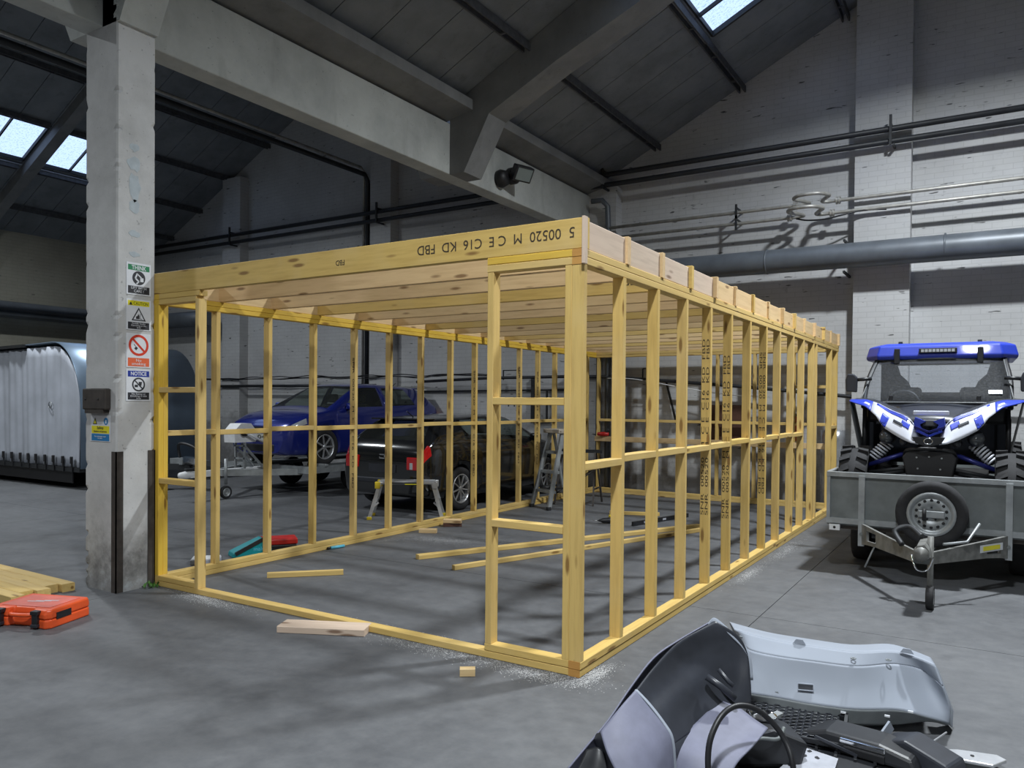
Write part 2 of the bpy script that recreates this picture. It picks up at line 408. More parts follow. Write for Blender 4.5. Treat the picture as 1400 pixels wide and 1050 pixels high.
def catmull(pts, n):
    """smooth polyline through points"""
    P = [V(p) for p in pts]; out = []
    for i in range(len(P) - 1):
        a = P[max(i - 1, 0)]; b_ = P[i]; c = P[i + 1]; d = P[min(i + 2, len(P) - 1)]
        for k in range(n):
            t = k / n
            out.append(0.5 * ((2 * b_) + (c - a) * t + (2 * a - 5 * b_ + 4 * c - d) * t * t + (3 * b_ - a - 3 * c + d) * t ** 3))
    out.append(P[-1]); return out

# ------------------------------------------------------------------ the building
XL, XV, XR = -17.2, -4.25, 8.8           # left wall, valley line, right wall
YB, YF = 8.65, -14.0                      # back wall, front wall
ZE, SL = 5.34, 0.49                       # roof height over the valleys, roof slope
RIDGE_R, RIDGE_L = 2.3, -10.75
# floor slabs with open joints
floor = tag(MB().box((XL, YF, -0.30), (XR, YB, -0.02)).build('floor', 'joint_dark'), kind='structure')
xs = [XL] + [0.52 + 4.42 * k for k in range(-4, 2)] + [XR]; xs = sorted(x for x in xs if XL <= x <= XR)
ys = [YF] + [1.84 + 4.2 * k for k in range(-3, 2)] + [YB]
for i in range(len(xs) - 1):
    for j in range(len(ys) - 1):
        g = 0.003
        MB().box((xs[i] + g, ys[j] + g, -0.02), (xs[i + 1] - g, ys[j + 1] - g, 0)).build('floor_slab', 'floor_concrete', floor)

def roof_z(x):
    return ZE + SL * (x + 4.2) if x > XV and x <= RIDGE_R else (ZE + SL * (RIDGE_R + 4.2) - SL * (x - RIDGE_R) if x > RIDGE_R else
           (ZE + SL * (x + 17.2) if x < RIDGE_L else ZE + SL * (-4.3 - x)))
# back wall with its gables, and pilasters
gab = [(XL, 0), (XR, 0), (XR, roof_z(XR) + .05), (RIDGE_R, roof_z(RIDGE_R) + .05), (XV, roof_z(XV) + .02), (RIDGE_L, roof_z(RIDGE_L) + .05), (XL, roof_z(XL) + .05)]
wall_back = tag(MB().prism(gab, (YB, YB + 0.35), lambda a, b_, t: (a, t, b_)).build('wall_back', 'wall_paint'), kind='structure')
for x0, x1 in ((-14.0, -13.36), (-9.24, -8.68), (-4.24, -3.62), (0.165, 0.90), (4.6, 5.3)):
    MB().box((x0, 8.4, 0), (x1, YB, min(roof_z(x0), roof_z(x1)) - .05)).build('pilaster', 'wall_paint', wall_back)
wall_front = tag(MB().prism(gab, (YF - 0.3, YF), lambda a, b_, t: (a, t, b_)).build('wall_front', 'wall_paint'), kind='structure')
wall_left = tag(MB().box((XL - 0.3, YF, 0), (XL, YB, ZE + .1)).build('wall_left', 'wall_paint_side'), kind='structure')
wall_right = tag(MB().box((XR, YF, 0), (XR + 0.3, YB, ZE + .1)).build('wall_right', 'wall_paint_side'), kind='structure')

# roof: sheets between rafters, roof lights, purlins, concrete rafters
ceiling = empty('ceiling', (0, 0, 0), kind='structure')
SKY = {'RL': (-1.48, -0.05, [(0.25, 4.2), (5.05, 6.85)]), 'RR': None, 'LL': (-15.05, -13.98, [(2.4, 4.36), (4.64, 6.6)]), 'LR': None}  # first RL roof light is unseen, added for balanced lighting
SLOPES = {'RL': (XV + .1, RIDGE_R), 'RR': (RIDGE_R, XR), 'LL': (XL, RIDGE_L), 'LR': (RIDGE_L, XV - .1)}
def sheet(x0, x1, y0, y1, off, th, name, mat):
    z0, z1 = roof_z(x0 + 1e-4) + off, roof_z(x1 - 1e-4) + off
    return MB().add([(x0, y0, z0), (x1, y0, z1), (x1, y1, z1), (x0, y1, z0), (x0, y0, z0 + th), (x1, y0, z1 + th), (x1, y1, z1 + th), (x0, y1, z0 + th)],
                    [(0, 3, 2, 1), (4, 5, 6, 7), (0, 1, 5, 4), (1, 2, 6, 5), (2, 3, 7, 6), (3, 0, 4, 7)]).build(name, mat, ceiling)
nwin = 0
for key, (xa, xb) in SLOPES.items():
    sk = SKY[key]; holes = [(sk[0], sk[1], a, b_) for a, b_ in sk[2]] if sk else []
    y = YB; PW = 0.612
    while y > YF + 0.01:
        y0 = max(YF, y - PW); segs = [(xa, xb)]
        for hx0, hx1, hy0, hy1 in holes:
            if y0 < hy1 - .02 and y > hy0 + .02:
                segs = [(xa, hx0), (hx1, xb)]
                # strip beside the hole
                if y0 < hy0 - .02: sheet(hx0, hx1, y0 + .006, hy0 - .004, 0, .03, 'roof_panel', 'roof_sheet')
                if y > hy1 + .02: sheet(hx0, hx1, hy1 + .004, y - .006, 0, .03, 'roof_panel', 'roof_sheet')
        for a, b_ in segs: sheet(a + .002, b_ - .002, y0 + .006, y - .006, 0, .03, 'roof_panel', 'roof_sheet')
        y = y0
    # unseen dark sheets added above the panels to block light through the gaps
    if not holes: sheet(xa, xb, YF, YB, .045, .02, 'light_block', 'steel_dark')
    else:
        sheet(xa, holes[0][0], YF, YB, .045, .02, 'light_block', 'steel_dark'); sheet(holes[0][1], xb, YF, YB, .045, .02, 'light_block', 'steel_dark')
        edges = [YF] + [q for h in holes for q in (h[2], h[3])] + [YB]
        for k in range(0, len(edges), 2): sheet(holes[0][0], holes[0][1], edges[k], edges[k + 1], .045, .02, 'light_block', 'steel_dark')
    for hx0, hx1, hy0, hy1 in holes:
        nwin += 1
        win = tag(empty('window_%d' % nwin, ((hx0 + hx1) / 2, (hy0 + hy1) / 2, roof_z((hx0 + hx1) / 2))), kind='structure')
        o0 = V(win.location)
        def wb(p, q, w_, h, name='window_frame', mat='steel_dark'):
            return MB().bar(V(p) - o0, V(q) - o0, w_, h).build(name, mat, win)
        zz = lambda x: roof_z(x) + 0.03
        for yy in (hy0, hy1): wb((hx0, yy, zz(hx0)), (hx1, yy, zz(hx1)), .04, .07)
        for xx in (hx0, hx1): wb((xx, hy0, zz(xx)), (xx, hy1, zz(xx)), .04, .07)
        n = max(2, round((hy1 - hy0) / 0.62)); st = (hy1 - hy0) / n
        for k in range(1, n): wb((hx0, hy0 + k * st, zz(hx0)), (hx1, hy0 + k * st, zz(hx1)), .03, .05, 'glazing_bar')
        for k in range(n):
            ya, yb = hy0 + k * st + .018, hy0 + (k + 1) * st - .018
            MB().add([V(p) - o0 for p in ((hx0, ya, zz(hx0) + .02), (hx1, ya, zz(hx1) + .02), (hx1, yb, zz(hx1) + .02), (hx0, yb, zz(hx0) + .02))], [(0, 1, 2, 3)]).build('pane', 'rooflight_glass', win)
        # pale condensation gutter under the lower edge
        wb((hx0 - .07, hy0, zz(hx0) - .10), (hx0 - .07, hy1, zz(hx0) - .10), .10, .02, 'window_sill', 'galv')

half = [(-4.13, 4.5), (-3.9, 4.5), (-3.52, 5.18), (-2.55, 5.63), (-1.45, 6.07), (RIDGE_R, 7.7)]
slim = [(-4.13, 4.5), (-3.9, 4.5), (-3.65, 5.2), (-3.4, 5.45), (RIDGE_R, 8.26)]
def rafter(fx, prof_, ya, yb, mat):
    bot = [(fx(x), z) for x, z in prof_]; top = [(fx(RIDGE_R), roof_z(RIDGE_R) - .01), (fx(-4.13), ZE + SL * .07 - .01)]
    return MB().prism(bot + top, (ya, yb), lambda a, b_, t: (a, t, b_)).build('rafter', mat, ceiling)
maps = [lambda x: x, lambda x: 2 * RIDGE_R - x, lambda x: 2 * XV - x, lambda x: 2 * XV - (2 * RIDGE_R - x)]
BAYS = [(-0.33, 0.0), (4.3, 4.7), (-4.75, -4.35), (-9.3, -8.9)]
for ya, yb in BAYS:
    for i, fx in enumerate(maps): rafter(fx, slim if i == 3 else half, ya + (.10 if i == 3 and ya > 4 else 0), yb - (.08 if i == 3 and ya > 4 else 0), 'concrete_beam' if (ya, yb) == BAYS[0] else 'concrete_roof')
# twin-flange purlins, one length per bay
spans = [(4.7, YB), (0.0, 4.3), (-4.35, -0.33), (-8.9, -4.75)]
for d in (-2.97, -1.55, -0.02, 1.35, -4.0):
    for i, fx in enumerate(maps):
        if i < 3 and d == -4.0: continue
        for ya, yb in spans:
            x = fx(d) if i < 3 else {-2.97: -16.3, -1.55: -15.14, -.02: -13.90, 1.35: -12.65, -4.0: -11.4}[d]; z = roof_z(x) - .02; mb = MB()
            for sx in (-.045, .045): mb.bar((x + sx, ya, z - .05), (x + sx, yb, z - .05), .022, .10)
            for k in range(4): yy = ya + (k + .5) * (yb - ya) / 4; mb.bar((x - .045, yy, z - .09), (x + .045, yy, z - .09), .03, .02)
            mb.build('purlin', 'purlin_steel', ceiling)
# concrete gutter along the valley and its edge strips
for sx in (1, -1):
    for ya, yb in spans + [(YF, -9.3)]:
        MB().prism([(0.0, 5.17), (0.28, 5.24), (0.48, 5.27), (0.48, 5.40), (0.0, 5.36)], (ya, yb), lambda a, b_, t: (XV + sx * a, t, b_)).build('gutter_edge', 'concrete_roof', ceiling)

# valley beam and columns
beam = tag(bevel(MB().box((-4.38, YF, 4.5), (-4.13, 8.4, 5.16)).build('valley_beam', 'concrete_beam'), .012, 2), 'long pale concrete beam running from the column to the back wall', 'beam', kind='structure')
m, nt, b = new_mat('column_paint')
v = obj_coord(nt); tc = N(nt, 'ShaderNodeTexCoord'); sp = N(nt, 'ShaderNodeSeparateXYZ'); nt.links.new(tc.outputs['Object'], sp.inputs[0])
f1 = noise(nt, v, 2.0, 6, .65); f2 = noise(nt, v, 5.5, 5, .7)
c = ramp(nt, f1, [(.3, (.42, .42, .415)), (.6, (.57, .57, .565))]).outputs[0]
pit = ramp(nt, noise(nt, v, 30, 2), [(.68, (0, 0, 0)), (.73, (1, 1, 1))]).outputs[0]; c = mix(nt, mix(nt, .5, (0, 0, 0), pit), c, (.16, .16, .16))
# knocked and dirty foot: ragged edge
ad = N(nt, 'ShaderNodeMath', operation='MULTIPLY_ADD'); ad.inputs[1].default_value = .75; nt.links.new(f2, ad.inputs[0]); nt.links.new(sp.outputs[2], ad.inputs[2])
dm = ramp(nt, ad.outputs[0], [(.50, (1, 1, 1)), (.98, (0, 0, 0))]).outputs[0]
dirt = ramp(nt, f2, [(.35, (.10, .10, .10)), (.55, (.22, .22, .215)), (.7, (.33, .37, .40))]).outputs[0]
c = mix(nt, mix(nt, .85, (0, 0, 0), dm), c, dirt)
nt.links.new(c, b.inputs['Base Color']); b.inputs['Roughness'].default_value = .8; bump(nt, b, f2, .35, .012)
random.seed(3)
def column(y0, y1, full):
    x0, x1 = -4.37, -3.93; cx_, cy_ = (x0 + x1) / 2, (y0 + y1) / 2; hx, hy = (x1 - x0) / 2, (y1 - y0) / 2
    c = .012; e = .05
    per = [(-hx + c, -hy), (-hx + e, -hy), (hx - e, -hy), (hx - c, -hy), (hx, -hy + c), (hx, -hy + e), (hx, hy - e), (hx, hy - c), (hx - c, hy), (hx - e, hy), (-hx + e, hy), (-hx + c, hy), (-hx, hy - c), (-hx, hy - e), (-hx, -hy + e), (-hx, -hy + c)]
    corner = [0, 3, 4, 7, 8, 11, 12, 15]
    P = []; nz = 150 if full else 4; n = len(per)
    for i in range(nz + 1):
        z = 5.0 * i / nz; row = []; chip = {}
        for q in range(4):
            if full and random.random() < (.30 if z < 1.3 else .16): chip[q] = random.random() ** 2 * (.030 if z < 1.0 else .014)
        for k, (px, py) in enumerate(per):
            ch = 0
            if k in corner: ch = chip.get((0 if px < 0 else 1) + (0 if py < 0 else 2), 0)
            row.append((px - math.copysign(ch, px), py - math.copysign(ch, py), z))
        P.append(row)
    mb = MB().grid(P, False, wrap=True); mb.f.append(list(range(n))); mb.sm.append(False)
    o = mb.build('column', 'column_paint', None, (cx_, cy_, 0)); return o
colm = tag(column(-.33, 0, True), 'tall off-white concrete column with safety signs on it', 'column', kind='structure')
tag(column(-9.3, -8.9, False), 'plain concrete column under the far end of the valley beam', 'column', kind='structure')
# steel corner guards on the column (parts)
def guard(cx_, cy_, sx, sy, h0, h1):
    mb = MB(); L_ = .062; t = .008
    mb.box((cx_, cy_, h0), (cx_ + sx * L_, cy_ - 0 + sy * t, h1)); mb.box((cx_, cy_, h0), (cx_ + sx * t, cy_ + sy * L_, h1))
    return mb.build('corner_guard', 'steel_brown', colm)
guard(.228, -.173, -1, 1, 0, 1.12); guard(.228, .165, -1, -1, 0, 1.12)
# blue paint dabs on the column
random.seed(5)
for z, ww, hh in ((3.55, .09, .035), (3.42, .13, .07), (3.24, .12, .12), (3.08, .10, .06), (2.86, .11, .035), (2.70, .10, .025)):
    pts = [(math.cos(a) * ww / 2 * random.uniform(.7, 1.1), math.sin(a) * hh * random.uniform(.6, 1.1)) for a in [2 * PI * k / 12 for k in range(12)]]
    MB().prism(pts, (0, .0015), lambda a, b_, t: (.2205 + t, a - .02 + random.uniform(-.002, .002), z + b_)).build('paint_dab', 'blue_stain', colm)

# ------------------------------------------------------------------ pipes on the back wall
def pipe(name, pts, r, mat, label, group=None, n=12, brackets=(), bmat='steel_dark', cat='pipe'):
    root = empty(name, pts[0], label=label, cat=cat, group=group)
    MB().tube([V(p) - V(pts[0]) for p in pts], r, n).build('pipe_run', mat, root)
    for p, q, s_ in brackets: MB().bar(V(p) - V(pts[0]), V(q) - V(pts[0]), s_, s_).build('bracket', bmat, root)
    return root
YP = 8.27
hb = [-13.6, -9.0, -3.9, 0.55, 5.0]
pipe('black_pipe', [(XL + .1, YP, 5.44), (XR - .1, YP, 5.44)], .043, 'pipe_black', 'upper of the two long black pipes high on the back wall',
     brackets=[((x + .10, YP - .06, 5.62), (x + .10, YP - .06, 5.20), .035) for x in hb] + [((x + .10, 8.4, 5.50), (x + .10, YP - .07, 5.50), .03) for x in hb])
pipe('black_pipe', [(XL + .1, YP, 5.265), (XR - .1, YP, 5.265)], .043, 'pipe_black', 'lower of the two long black pipes high on the back wall',
     brackets=[((x + .14, 8.4, 5.20), (x + .14, YP - .07, 5.20), .03) for x in hb])
omega = [(-.30, 0), (-.15, 0), (-.09, -.06), (-.16, -.22), (-.24, -.38), (-.15, -.54), (.0, -.58), (.15, -.54), (.24, -.38), (.16, -.22), (.09, -.06), (.15, 0), (.30, 0)]
for z, xc, lab in ((4.53, -.34, 'upper'), (4.355, -.42, 'lower')):
    lp = catmull([(xc + a, 8.3 + b_, z) for a, b_ in omega], 6)
    pts = [(-4.0, 8.3, z)] + [tuple(p) for p in lp] + [(XR - .1, 8.3, z)]
    r_ = pipe('steam_pipe', pts, .027, 'pipe_silver', lab + ' silver pipe with a looped bend above the fat grey duct', n=12,
         brackets=[((-1.52, 8.26, z - .1), (-1.52, 8.26, z + .12), .03), ((-1.52, YB, z + .07), (-1.52, 8.26, z + .07), .022)])
    for dx in (-.30, .30):
        MB().lathe([(.0, -.03), (.055, -.03), (.055, -.008), (.04, -.008), (.04, .008), (.055, .008), (.055, .03), (0, .03)], 'X', (xc + dx + 4.0, 0, 0), 12, False).build('flange', 'pipe_silver', r_)
tag(MB().tube(catmull([(-.62, 8.3, 4.33), (-.45, 8.22, 4.27), (-.2, 8.18, 4.25), (.05, 8.2, 4.29), (.3, 8.28, 4.34), (.6, 8.33, 4.33)], 8), .012, 8).build('cable', 'cable_black'), 'black cable sagging under the looped silver pipes', 'cable')
duct = pipe('duct_pipe', [(-4.74, 8.64, 3.70), (-4.73, 8.40, 3.70), (-4.66, 8.24, 3.70), (-4.52, 8.14, 3.70), (-4.3, 8.12, 3.70), (-1.0, 8.12, 3.685), (2.5, 8.12, 3.665), (XR - .1, 8.12, 3.65)], .178, 'pipe_grey', 'fat grey duct pipe running along the right part of the back wall', n=28,
     brackets=[((.08, 8.10, 3.45), (.08, YB, 3.45), .03), ((.08, 8.10, 3.90), (.08, YB, 3.90), .03)])
for x in (-2.6, -1.0, 1.35, 3.6): MB().lathe([(.179, -.012), (.186, -.008), (.186, .008), (.179, .012)], 'X', (x + 4.74, -.52, -.015), 28).build('joint_ring', 'pipe_grey', duct)
pipe('duct_pipe', [(XL + .45, YF + .5, 3.5), (XL + .45, 8.0, 3.5), (XL + .62, 8.12, 3.5), (-14.1, 8.12, 3.5)], .19, 'pipe_grey', 'fat grey duct pipe along the beige side wall behind the curtain trailer', n=24)
pipe('rain_pipe', [(-9.42, 8.52, 0.2), (-9.42, 8.52, 6.20), (-9.42, 8.42, 6.32), (-9.42, -2, 6.32)], .05, 'pipe_black', 'thin black pipe dropping down the wall left of a pilaster and running under the roof')
pipe('rain_pipe', [(-9.56, 8.55, 0.2), (-9.56, 8.55, 6.42), (-9.56, 8.45, 6.50), (-9.56, -2, 6.50)], .03, 'pipe_silver', 'thin silver pipe beside the black pipe that drops left of a pilaster')
pipe('rain_pipe', [(-3.99, 8.2, 5.0), (-3.80, 8.22, 5.0), (-3.72, 8.27, 4.9), (-3.72, 8.35, 4.2), (-3.72, 8.352, 0.05)], .046, 'pipe_grey', 'grey rainwater pipe with an elbow on the pilaster under the valley beam')
pipe('drain_pipe', [(-3.90, 8.36, 0.0), (-3.90, 8.36, 2.9)], .045, 'pipe_black', 'black vertical pipe on the pilaster behind the timber frame')
pipe('drain_pipe', [(-3.56, 8.50, 0.0), (-3.56, 8.50, 2.5)], .055, 'pipe_black', 'black vertical pipe in the corner right of the valley pilaster')
# lower services
random.seed(11)
for i in range(3):
    x = -14.6; pts = []
    while x < -6.0: pts.append((x, 8.36 - .02 * i, 2.03 + .014 * i + random.uniform(-.03, .025))); x += .45
    tag(MB().tube(catmull(pts, 3), .011, 6).build('cable', 'cable_black'), 'slack black cable of the bundle along the back wall behind the blue car', 'cable', 'cables strung along the back wall')
pipe('conduit', [(-14.2, 8.34, 1.86), (-9.0, 8.34, 1.86)], .032, 'pipe_black', 'short black conduit under the cable bundle behind the blue car')
pipe('conduit', [(-8.0, 8.45, 1.93), (-6.2, 8.40, 1.99), (-4.3, 8.33, 2.0), (-3.6, 8.33, 1.98), (-1.5, 8.42, 1.82), (.15, 8.45, 1.66), (2.5, 8.45, 1.60), (6, 8.45, 1.55)], .028, 'pipe_black', 'long black conduit sloping along the back wall behind the frame',
     brackets=[((-5.9, 8.42, 1.95), (-5.9, 8.42, 2.14), .02), ((-5.9, 8.42, 2.13), (-5.55, 8.42, 2.13), .02), ((-5.55, 8.42, 2.13), (-5.55, 8.42, 1.95), .02), ((-3.1, 8.40, 1.95), (-3.1, 8.40, 2.12), .02), ((-3.1, 8.40, 2.12), (-2.9, 8.40, 2.12), .02), ((-2.9, 8.40, 2.12), (-2.9, 8.40, 1.94), .02)])
pipe('conduit', [(-8.0, 8.60, 1.74), (-4.3, 8.60, 1.77)], .018, 'pipe_black', 'thin black conduit below the long one on the back wall behind the black car',
     brackets=[((-5.35, 8.6, 2.0), (-5.35, 8.6, 1.15), .07), ((-5.4, 8.58, 1.2), (-5.05, 8.58, 1.2), .04), ((-5.05, 8.58, 1.2), (-5.05, 8.58, 1.75), .03)])
tag(MB().tube(catmull([(-3.7, 8.3, 1.96), (-3.2, 8.3, 1.94), (-2.4, 8.36, 1.80), (-1.6, 8.36, 1.68), (-1.0, 8.4, 1.66)], 6), .008, 6).build('cable', 'white_paint'), 'thin white cable hanging below the sloping conduit', 'cable')
pipe('drain_pipe', [(-3.06, 8.56, 0.0), (-3.06, 8.56, 1.95)], .022, 'pipe_black', 'slim black post pipe against the back wall under the conduit')
tag(MB().bar((-2.75, 8.58, 1.9), (-2.55, 8.58, 1.15), .03, .03).build('brace_bar', 'steel_dark'), 'slanting dark steel bar against the back wall behind the frame', 'bar')
# number stencilled on the wall
text('stencil', '11', .26, 'sign_black', wall_back, frame_mat(*FACE_NY, (-5.86, YB - .002, 1.53)))
# unlit floodlight fixed to the beam
fl = empty('floodlight', (-4.13, 5.62, 4.78), label='unlit dark floodlight fixed to the side of the valley beam', cat='floodlight')
MB().lathe([(0, 0), (.10, 0), (.12, .03), (.12, .12), (.07, .20), (0, .20)], 'X', (0, .12, .05), 20).build('housing', 'steel_black', fl)
MB().lathe([(0, .0), (.12, .0), (.13, .05), (.10, .13), (0, .14)], 'X', (0, -.14, -.05), 20).build('housing', 'steel_black', fl)
hd = rbox('lamp_head', (-.05, -.16, -.11), (.06, .16, .11), 'plastic_black', fl, .015, 2, (.27, .05, .04), (0, .55, -.35))
MB().box((.058, -.13, -.085), (.066, .13, .085)).build('lens', 'flood_glass', hd)
# high-bay lamps under the ridges (they light the hall)
for x, y, z, wt, sprd, where in LAMPS:
    lp = empty('high_bay_lamp', (x, y, z), label='round high-bay ceiling lamp hanging in the ' + where, cat='lamp')
    MB().lathe([(0, .34), (.09, .34), (.11, .18), (.26, .03), (.27, 0), (.25, 0), (.24, .02), (.10, .14), (0, .15)], 'Z', n=24).build('reflector', 'galv_dark', lp)
    MB().lathe([(0, .012), (.245, .012)], 'Z', n=24).build('lens', 'lamp_lens', lp)
    MB().cyl((0, 0, .34), (0, 0, roof_z(x) - z), .012, 8).build('hanger_rod', 'steel_dark', lp)
    ld = bpy.data.lights.new('lamp_light', 'AREA'); ld.shape = 'DISK'; ld.size = .46; ld.spread = math.radians(sprd); ld.energy = wt; ld.color = (.91, .965, 1.0)
    lo = bpy.data.objects.new('lamp_light', ld); COL.objects.link(lo); lo.parent = lp; lo.location = (0, 0, -.005)

# ------------------------------------------------------------------ timber frame (one nailed-together thing)
frame = empty('timber_shed', (0, 0, 0), label='bare yellow timber stud shed with roof joists built beside the concrete column', cat='shed')
T, D = .044, .075
LX, LI = -3.955, -3.88          # outer / inner face of the left wall
YE = 8.30
H0, H1, HT, HJ = .088, 2.312, 2.4, 2.572
def tb(name, p0, p1, w_, h, mat='wood_yellow', up=(0, 0, 1)): return timber(name, p0, p1, w_, h, mat, frame, up)
def plate(axis, c, a, b_, z, mat='wood_yellow', name='plate'):
    jit = random.uniform(-.002, .002)
    if axis == 'Y': return tb(name, (c + jit, a, z), (c + jit, b_, z), D, T - .0015, mat)
    return tb(name, (a, c + jit, z), (b_, c + jit, z), D, T - .0015, mat)
# right wall
for z, cuts in ((T / 2, (0, 4.8, YE)), (T * 1.5, (0, 3.55, 6.6, YE)), (H1 + T / 2, (0, 4.9, YE)), (H1 + T * 1.5, (0, 2.4, 6.05, YE))):
    for a, b_ in zip(cuts, cuts[1:]): plate('Y', -D / 2, a, b_ - .003, z)
RS = [.588, 1.156, 1.736, 2.317, 2.895, 3.505, 4.11, 4.69, 5.34, 5.90, 6.50, 6.70]
studs_r = {}
tb('stud', (-D / 2, T / 2, H0), (-D / 2, T / 2, H1), T, D, up=(1, 0, 0))
for i, y in enumerate(RS): studs_r[i] = tb('stud', (-D / 2, y - T / 2, H0), (-D / 2, y - T / 2, H1), T, D, up=(1, 0, 0))
for y in (7.76, YE - D): tb('stud', (-D / 2, y - T / 2, H0), (-D / 2, y - T / 2, H1), T, D, up=(1, 0, 0))
prev = T
for i, y in enumerate(RS[:-2]):
    z = 1.19 + (-.012, .006, .004, -.004, .0, .01)[i % 6]
    tb('noggin', (-D / 2, prev, z), (-D / 2, y - T, z), D, T); prev = y
tb('noggin', (-D / 2, 7.76, 1.22), (-D / 2, YE - D - T, 1.22), D, T)
# front wall
plate('X', D / 2, -3.88, -D, T / 2); plate('X', D / 2, -3.88, -3.412, T * 1.5); plate('X', D / 2, -.643, -D, T * 1.5)
for z in (H1 + T / 2, H1 + T * 1.5):
    plate('X', D / 2, LI, -3.36 if z > H1 + T else -3.40, z); plate('X', D / 2, -.643, -D, z, 'wood_amber' if z > H1 + T else 'wood_yellow')
tb('stud', (-3.388, D / 2, T), (-3.388, D / 2, H1 + .02), T, D, up=(0, 1, 0))
tb('stud', (-.621, D / 2, H0), (-.621, D / 2, H1), T, D, up=(0, 1, 0))
tb('stud', (-D - T / 2, D / 2, H0), (-D - T / 2, D / 2, H1), T, D, up=(0, 1, 0))
for z in (1.545, .815): tb('noggin', (-.599, D / 2, z), (-D - T, D / 2, z), D, T)
for z in (1.615, .868): tb('noggin', (LI + .005, D / 2, z), (-3.41, D / 2, z), D, T)
# left wall
cl = (LX + LI) / 2
for z, cuts in ((T / 2, (.0, 3.6, YE)), (T * 1.5, (0.0, 5.0, YE)), (H1 + T / 2, (0, 4.2, YE)), (H1 + T * 1.5, (0, 2.8, YE))):
    for a, b_ in zip(cuts, cuts[1:]): plate('Y', cl, a, b_ - .003, z, 'wood_amber' if z > 2 else 'wood_yellow')
tb('stud', (cl, T / 2, H0), (cl, T / 2, H1), T, D, 'wood_amber', up=(1, 0, 0)); tb('stud', (cl, T * 1.5, H0), (cl, T * 1.5, H1), T, D, 'wood_amber', up=(1, 0, 0))
LS = [.60, 1.18, 1.755, 2.345, 2.915, 3.49, 4.085, 4.625, 5.2, 5.765, 6.30, 6.83, 7.4, 7.95]
prev = 2 * T
for i, y in enumerate(LS):
    studs_r['L%d' % i] = tb('stud', (cl, y - T / 2, H0), (cl, y - T / 2, H1), T, D, up=(1, 0, 0))
    z = 1.255 + (.0, -.006, .008, .0)[i % 4]; tb('noggin', (cl, prev, z), (cl, y - T, z), D, T); prev = y
# back wall
yb_ = YE - D / 2
for z in (T / 2, T * 1.5, H1 + T / 2, H1 + T * 1.5): plate('X', yb_, LI, -D, z)
BX = [LI + .03, -3.55, -2.95, -2.36, -1.78, -1.20, -.62, -.10]
for i, x in enumerate(BX):
    tb('stud', (x, yb_, H0), (x, yb_, H1), T, D, up=(0, 1, 0))
    if i: tb('noggin', (BX[i - 1] + T / 2, yb_, 1.245), (x - T / 2, yb_, 1.245), D, T)
tb('rail', (LI, YE - D - .025, .925), (-.08, YE - D - .025, .925), .045, .085, 'wood_pale')
tb('noggin', (-.62, yb_ - .02, 1.80), (-.10, yb_ - .02, 1.80), D, T)
# roof joists with blocking between their ends
JY = [.0235 + .588 * k for k in range(15)]
random.seed(4)
for k, y in enumerate(JY):
    sl = 'wood_yellow' if k in (0,) else ('wood_pale' if k % 3 else 'wood_yellow')
    tb('joist', (LX + .005, y, (HT + HJ) / 2), (.012 + random.uniform(-.008, .012), y, (HT + HJ) / 2), .047, HJ - HT, sl)
    if k:
        tb('blocking', (-.035, JY[k - 1] + .0235, HT + .083), (-.035, y - .0235, HT + .083), .045, .166 - random.uniform(0, .012), 'wood_bleached' if k < 5 else 'wood_pale')
        tb('blocking', (LX + .04, JY[k - 1] + .0235, HT + .083), (LX + .04, y - .0235, HT + .083), .045, .164, 'wood_pale')
tb('end_board', (.006, -.006, H1 - .0), (.006, -.006, HJ), .018, .045, 'wood_bleached', up=(0, 1, 0))
# end-grain caps (cut ends of the plates at the near corner)
for z0, z1 in ((0, T - .001), (T + .001, H0)): MB().box((-D + .002, -.003, z0 + .001), (-.002, .001, z1 - .001)).build('cut_end', 'wood_end', frame)
for z0, z1 in ((H1, H1 + T - .001), (H1 + T + .001, HT)): MB().box((-D + .002, -.003, z0 + .001), (-.012, .001, z1 - .001)).build('cut_end', 'wood_end', frame)
# printed grade stamps
def joist_stamp(): 
    M = frame_mat((-1, 0, 0), (0, 0, -1), (0, -1, 0), (-.62, -.0012, 2.497))
    text('grade_stamp', '5  00520  M  C E  C16  KD  FBD', .085, 'ink', frame, M, 1.12)
joist_stamp()
M = frame_mat((-1, 0, 0), (0, 0, -1), (0, -1, 0), (-1.85, -.0012, 2.48)); text('grade_stamp', 'FBD', .05, 'ink', frame, M, .08)
STAMP = 'SNR  00520  M  C E  C16  KD  FBD'
# right-wall studs carry the stamp on the face that looks to the front, two lines running up the stud
for i, (zc, flip) in {3: (1.35, 1), 4: (1.25, 1), 6: (1.35, -1)}.items():
    y = RS[i] - T
    for off in (-.017, .017):
        xx = V((0, 0, 1)) * flip; yy = V((-1, 0, 0)) * flip
        text('grade_stamp', STAMP, .036, 'ink', frame, frame_mat(xx, yy, (0, -1, 0), (-D / 2 + off, y - .0012, zc)), 1.42)
for i, zc in ((3, 1.3), (7, 1.25), (9, 1.35), (10, 1.3)):
    y = LS[i] - T
    text('grade_stamp', STAMP, .036, 'ink', frame, frame_mat((0, 0, -1), (1, 0, 0), (0, -1, 0), (cl + .012, y - .0012, zc)), 1.4)
for y, zc in ((.588 * 5, 2.49),):
    text('grade_stamp', 'KD  FBD', .08, 'ink', frame, frame_mat((-1, 0, 0), (0, 0, -1), (0, -1, 0), (-.42, JY[3] - .0245, zc)), .42)

for ch in frame.children:
    if ch.name.startswith('grade_stamp'): ch['kind'] = 'stuff'

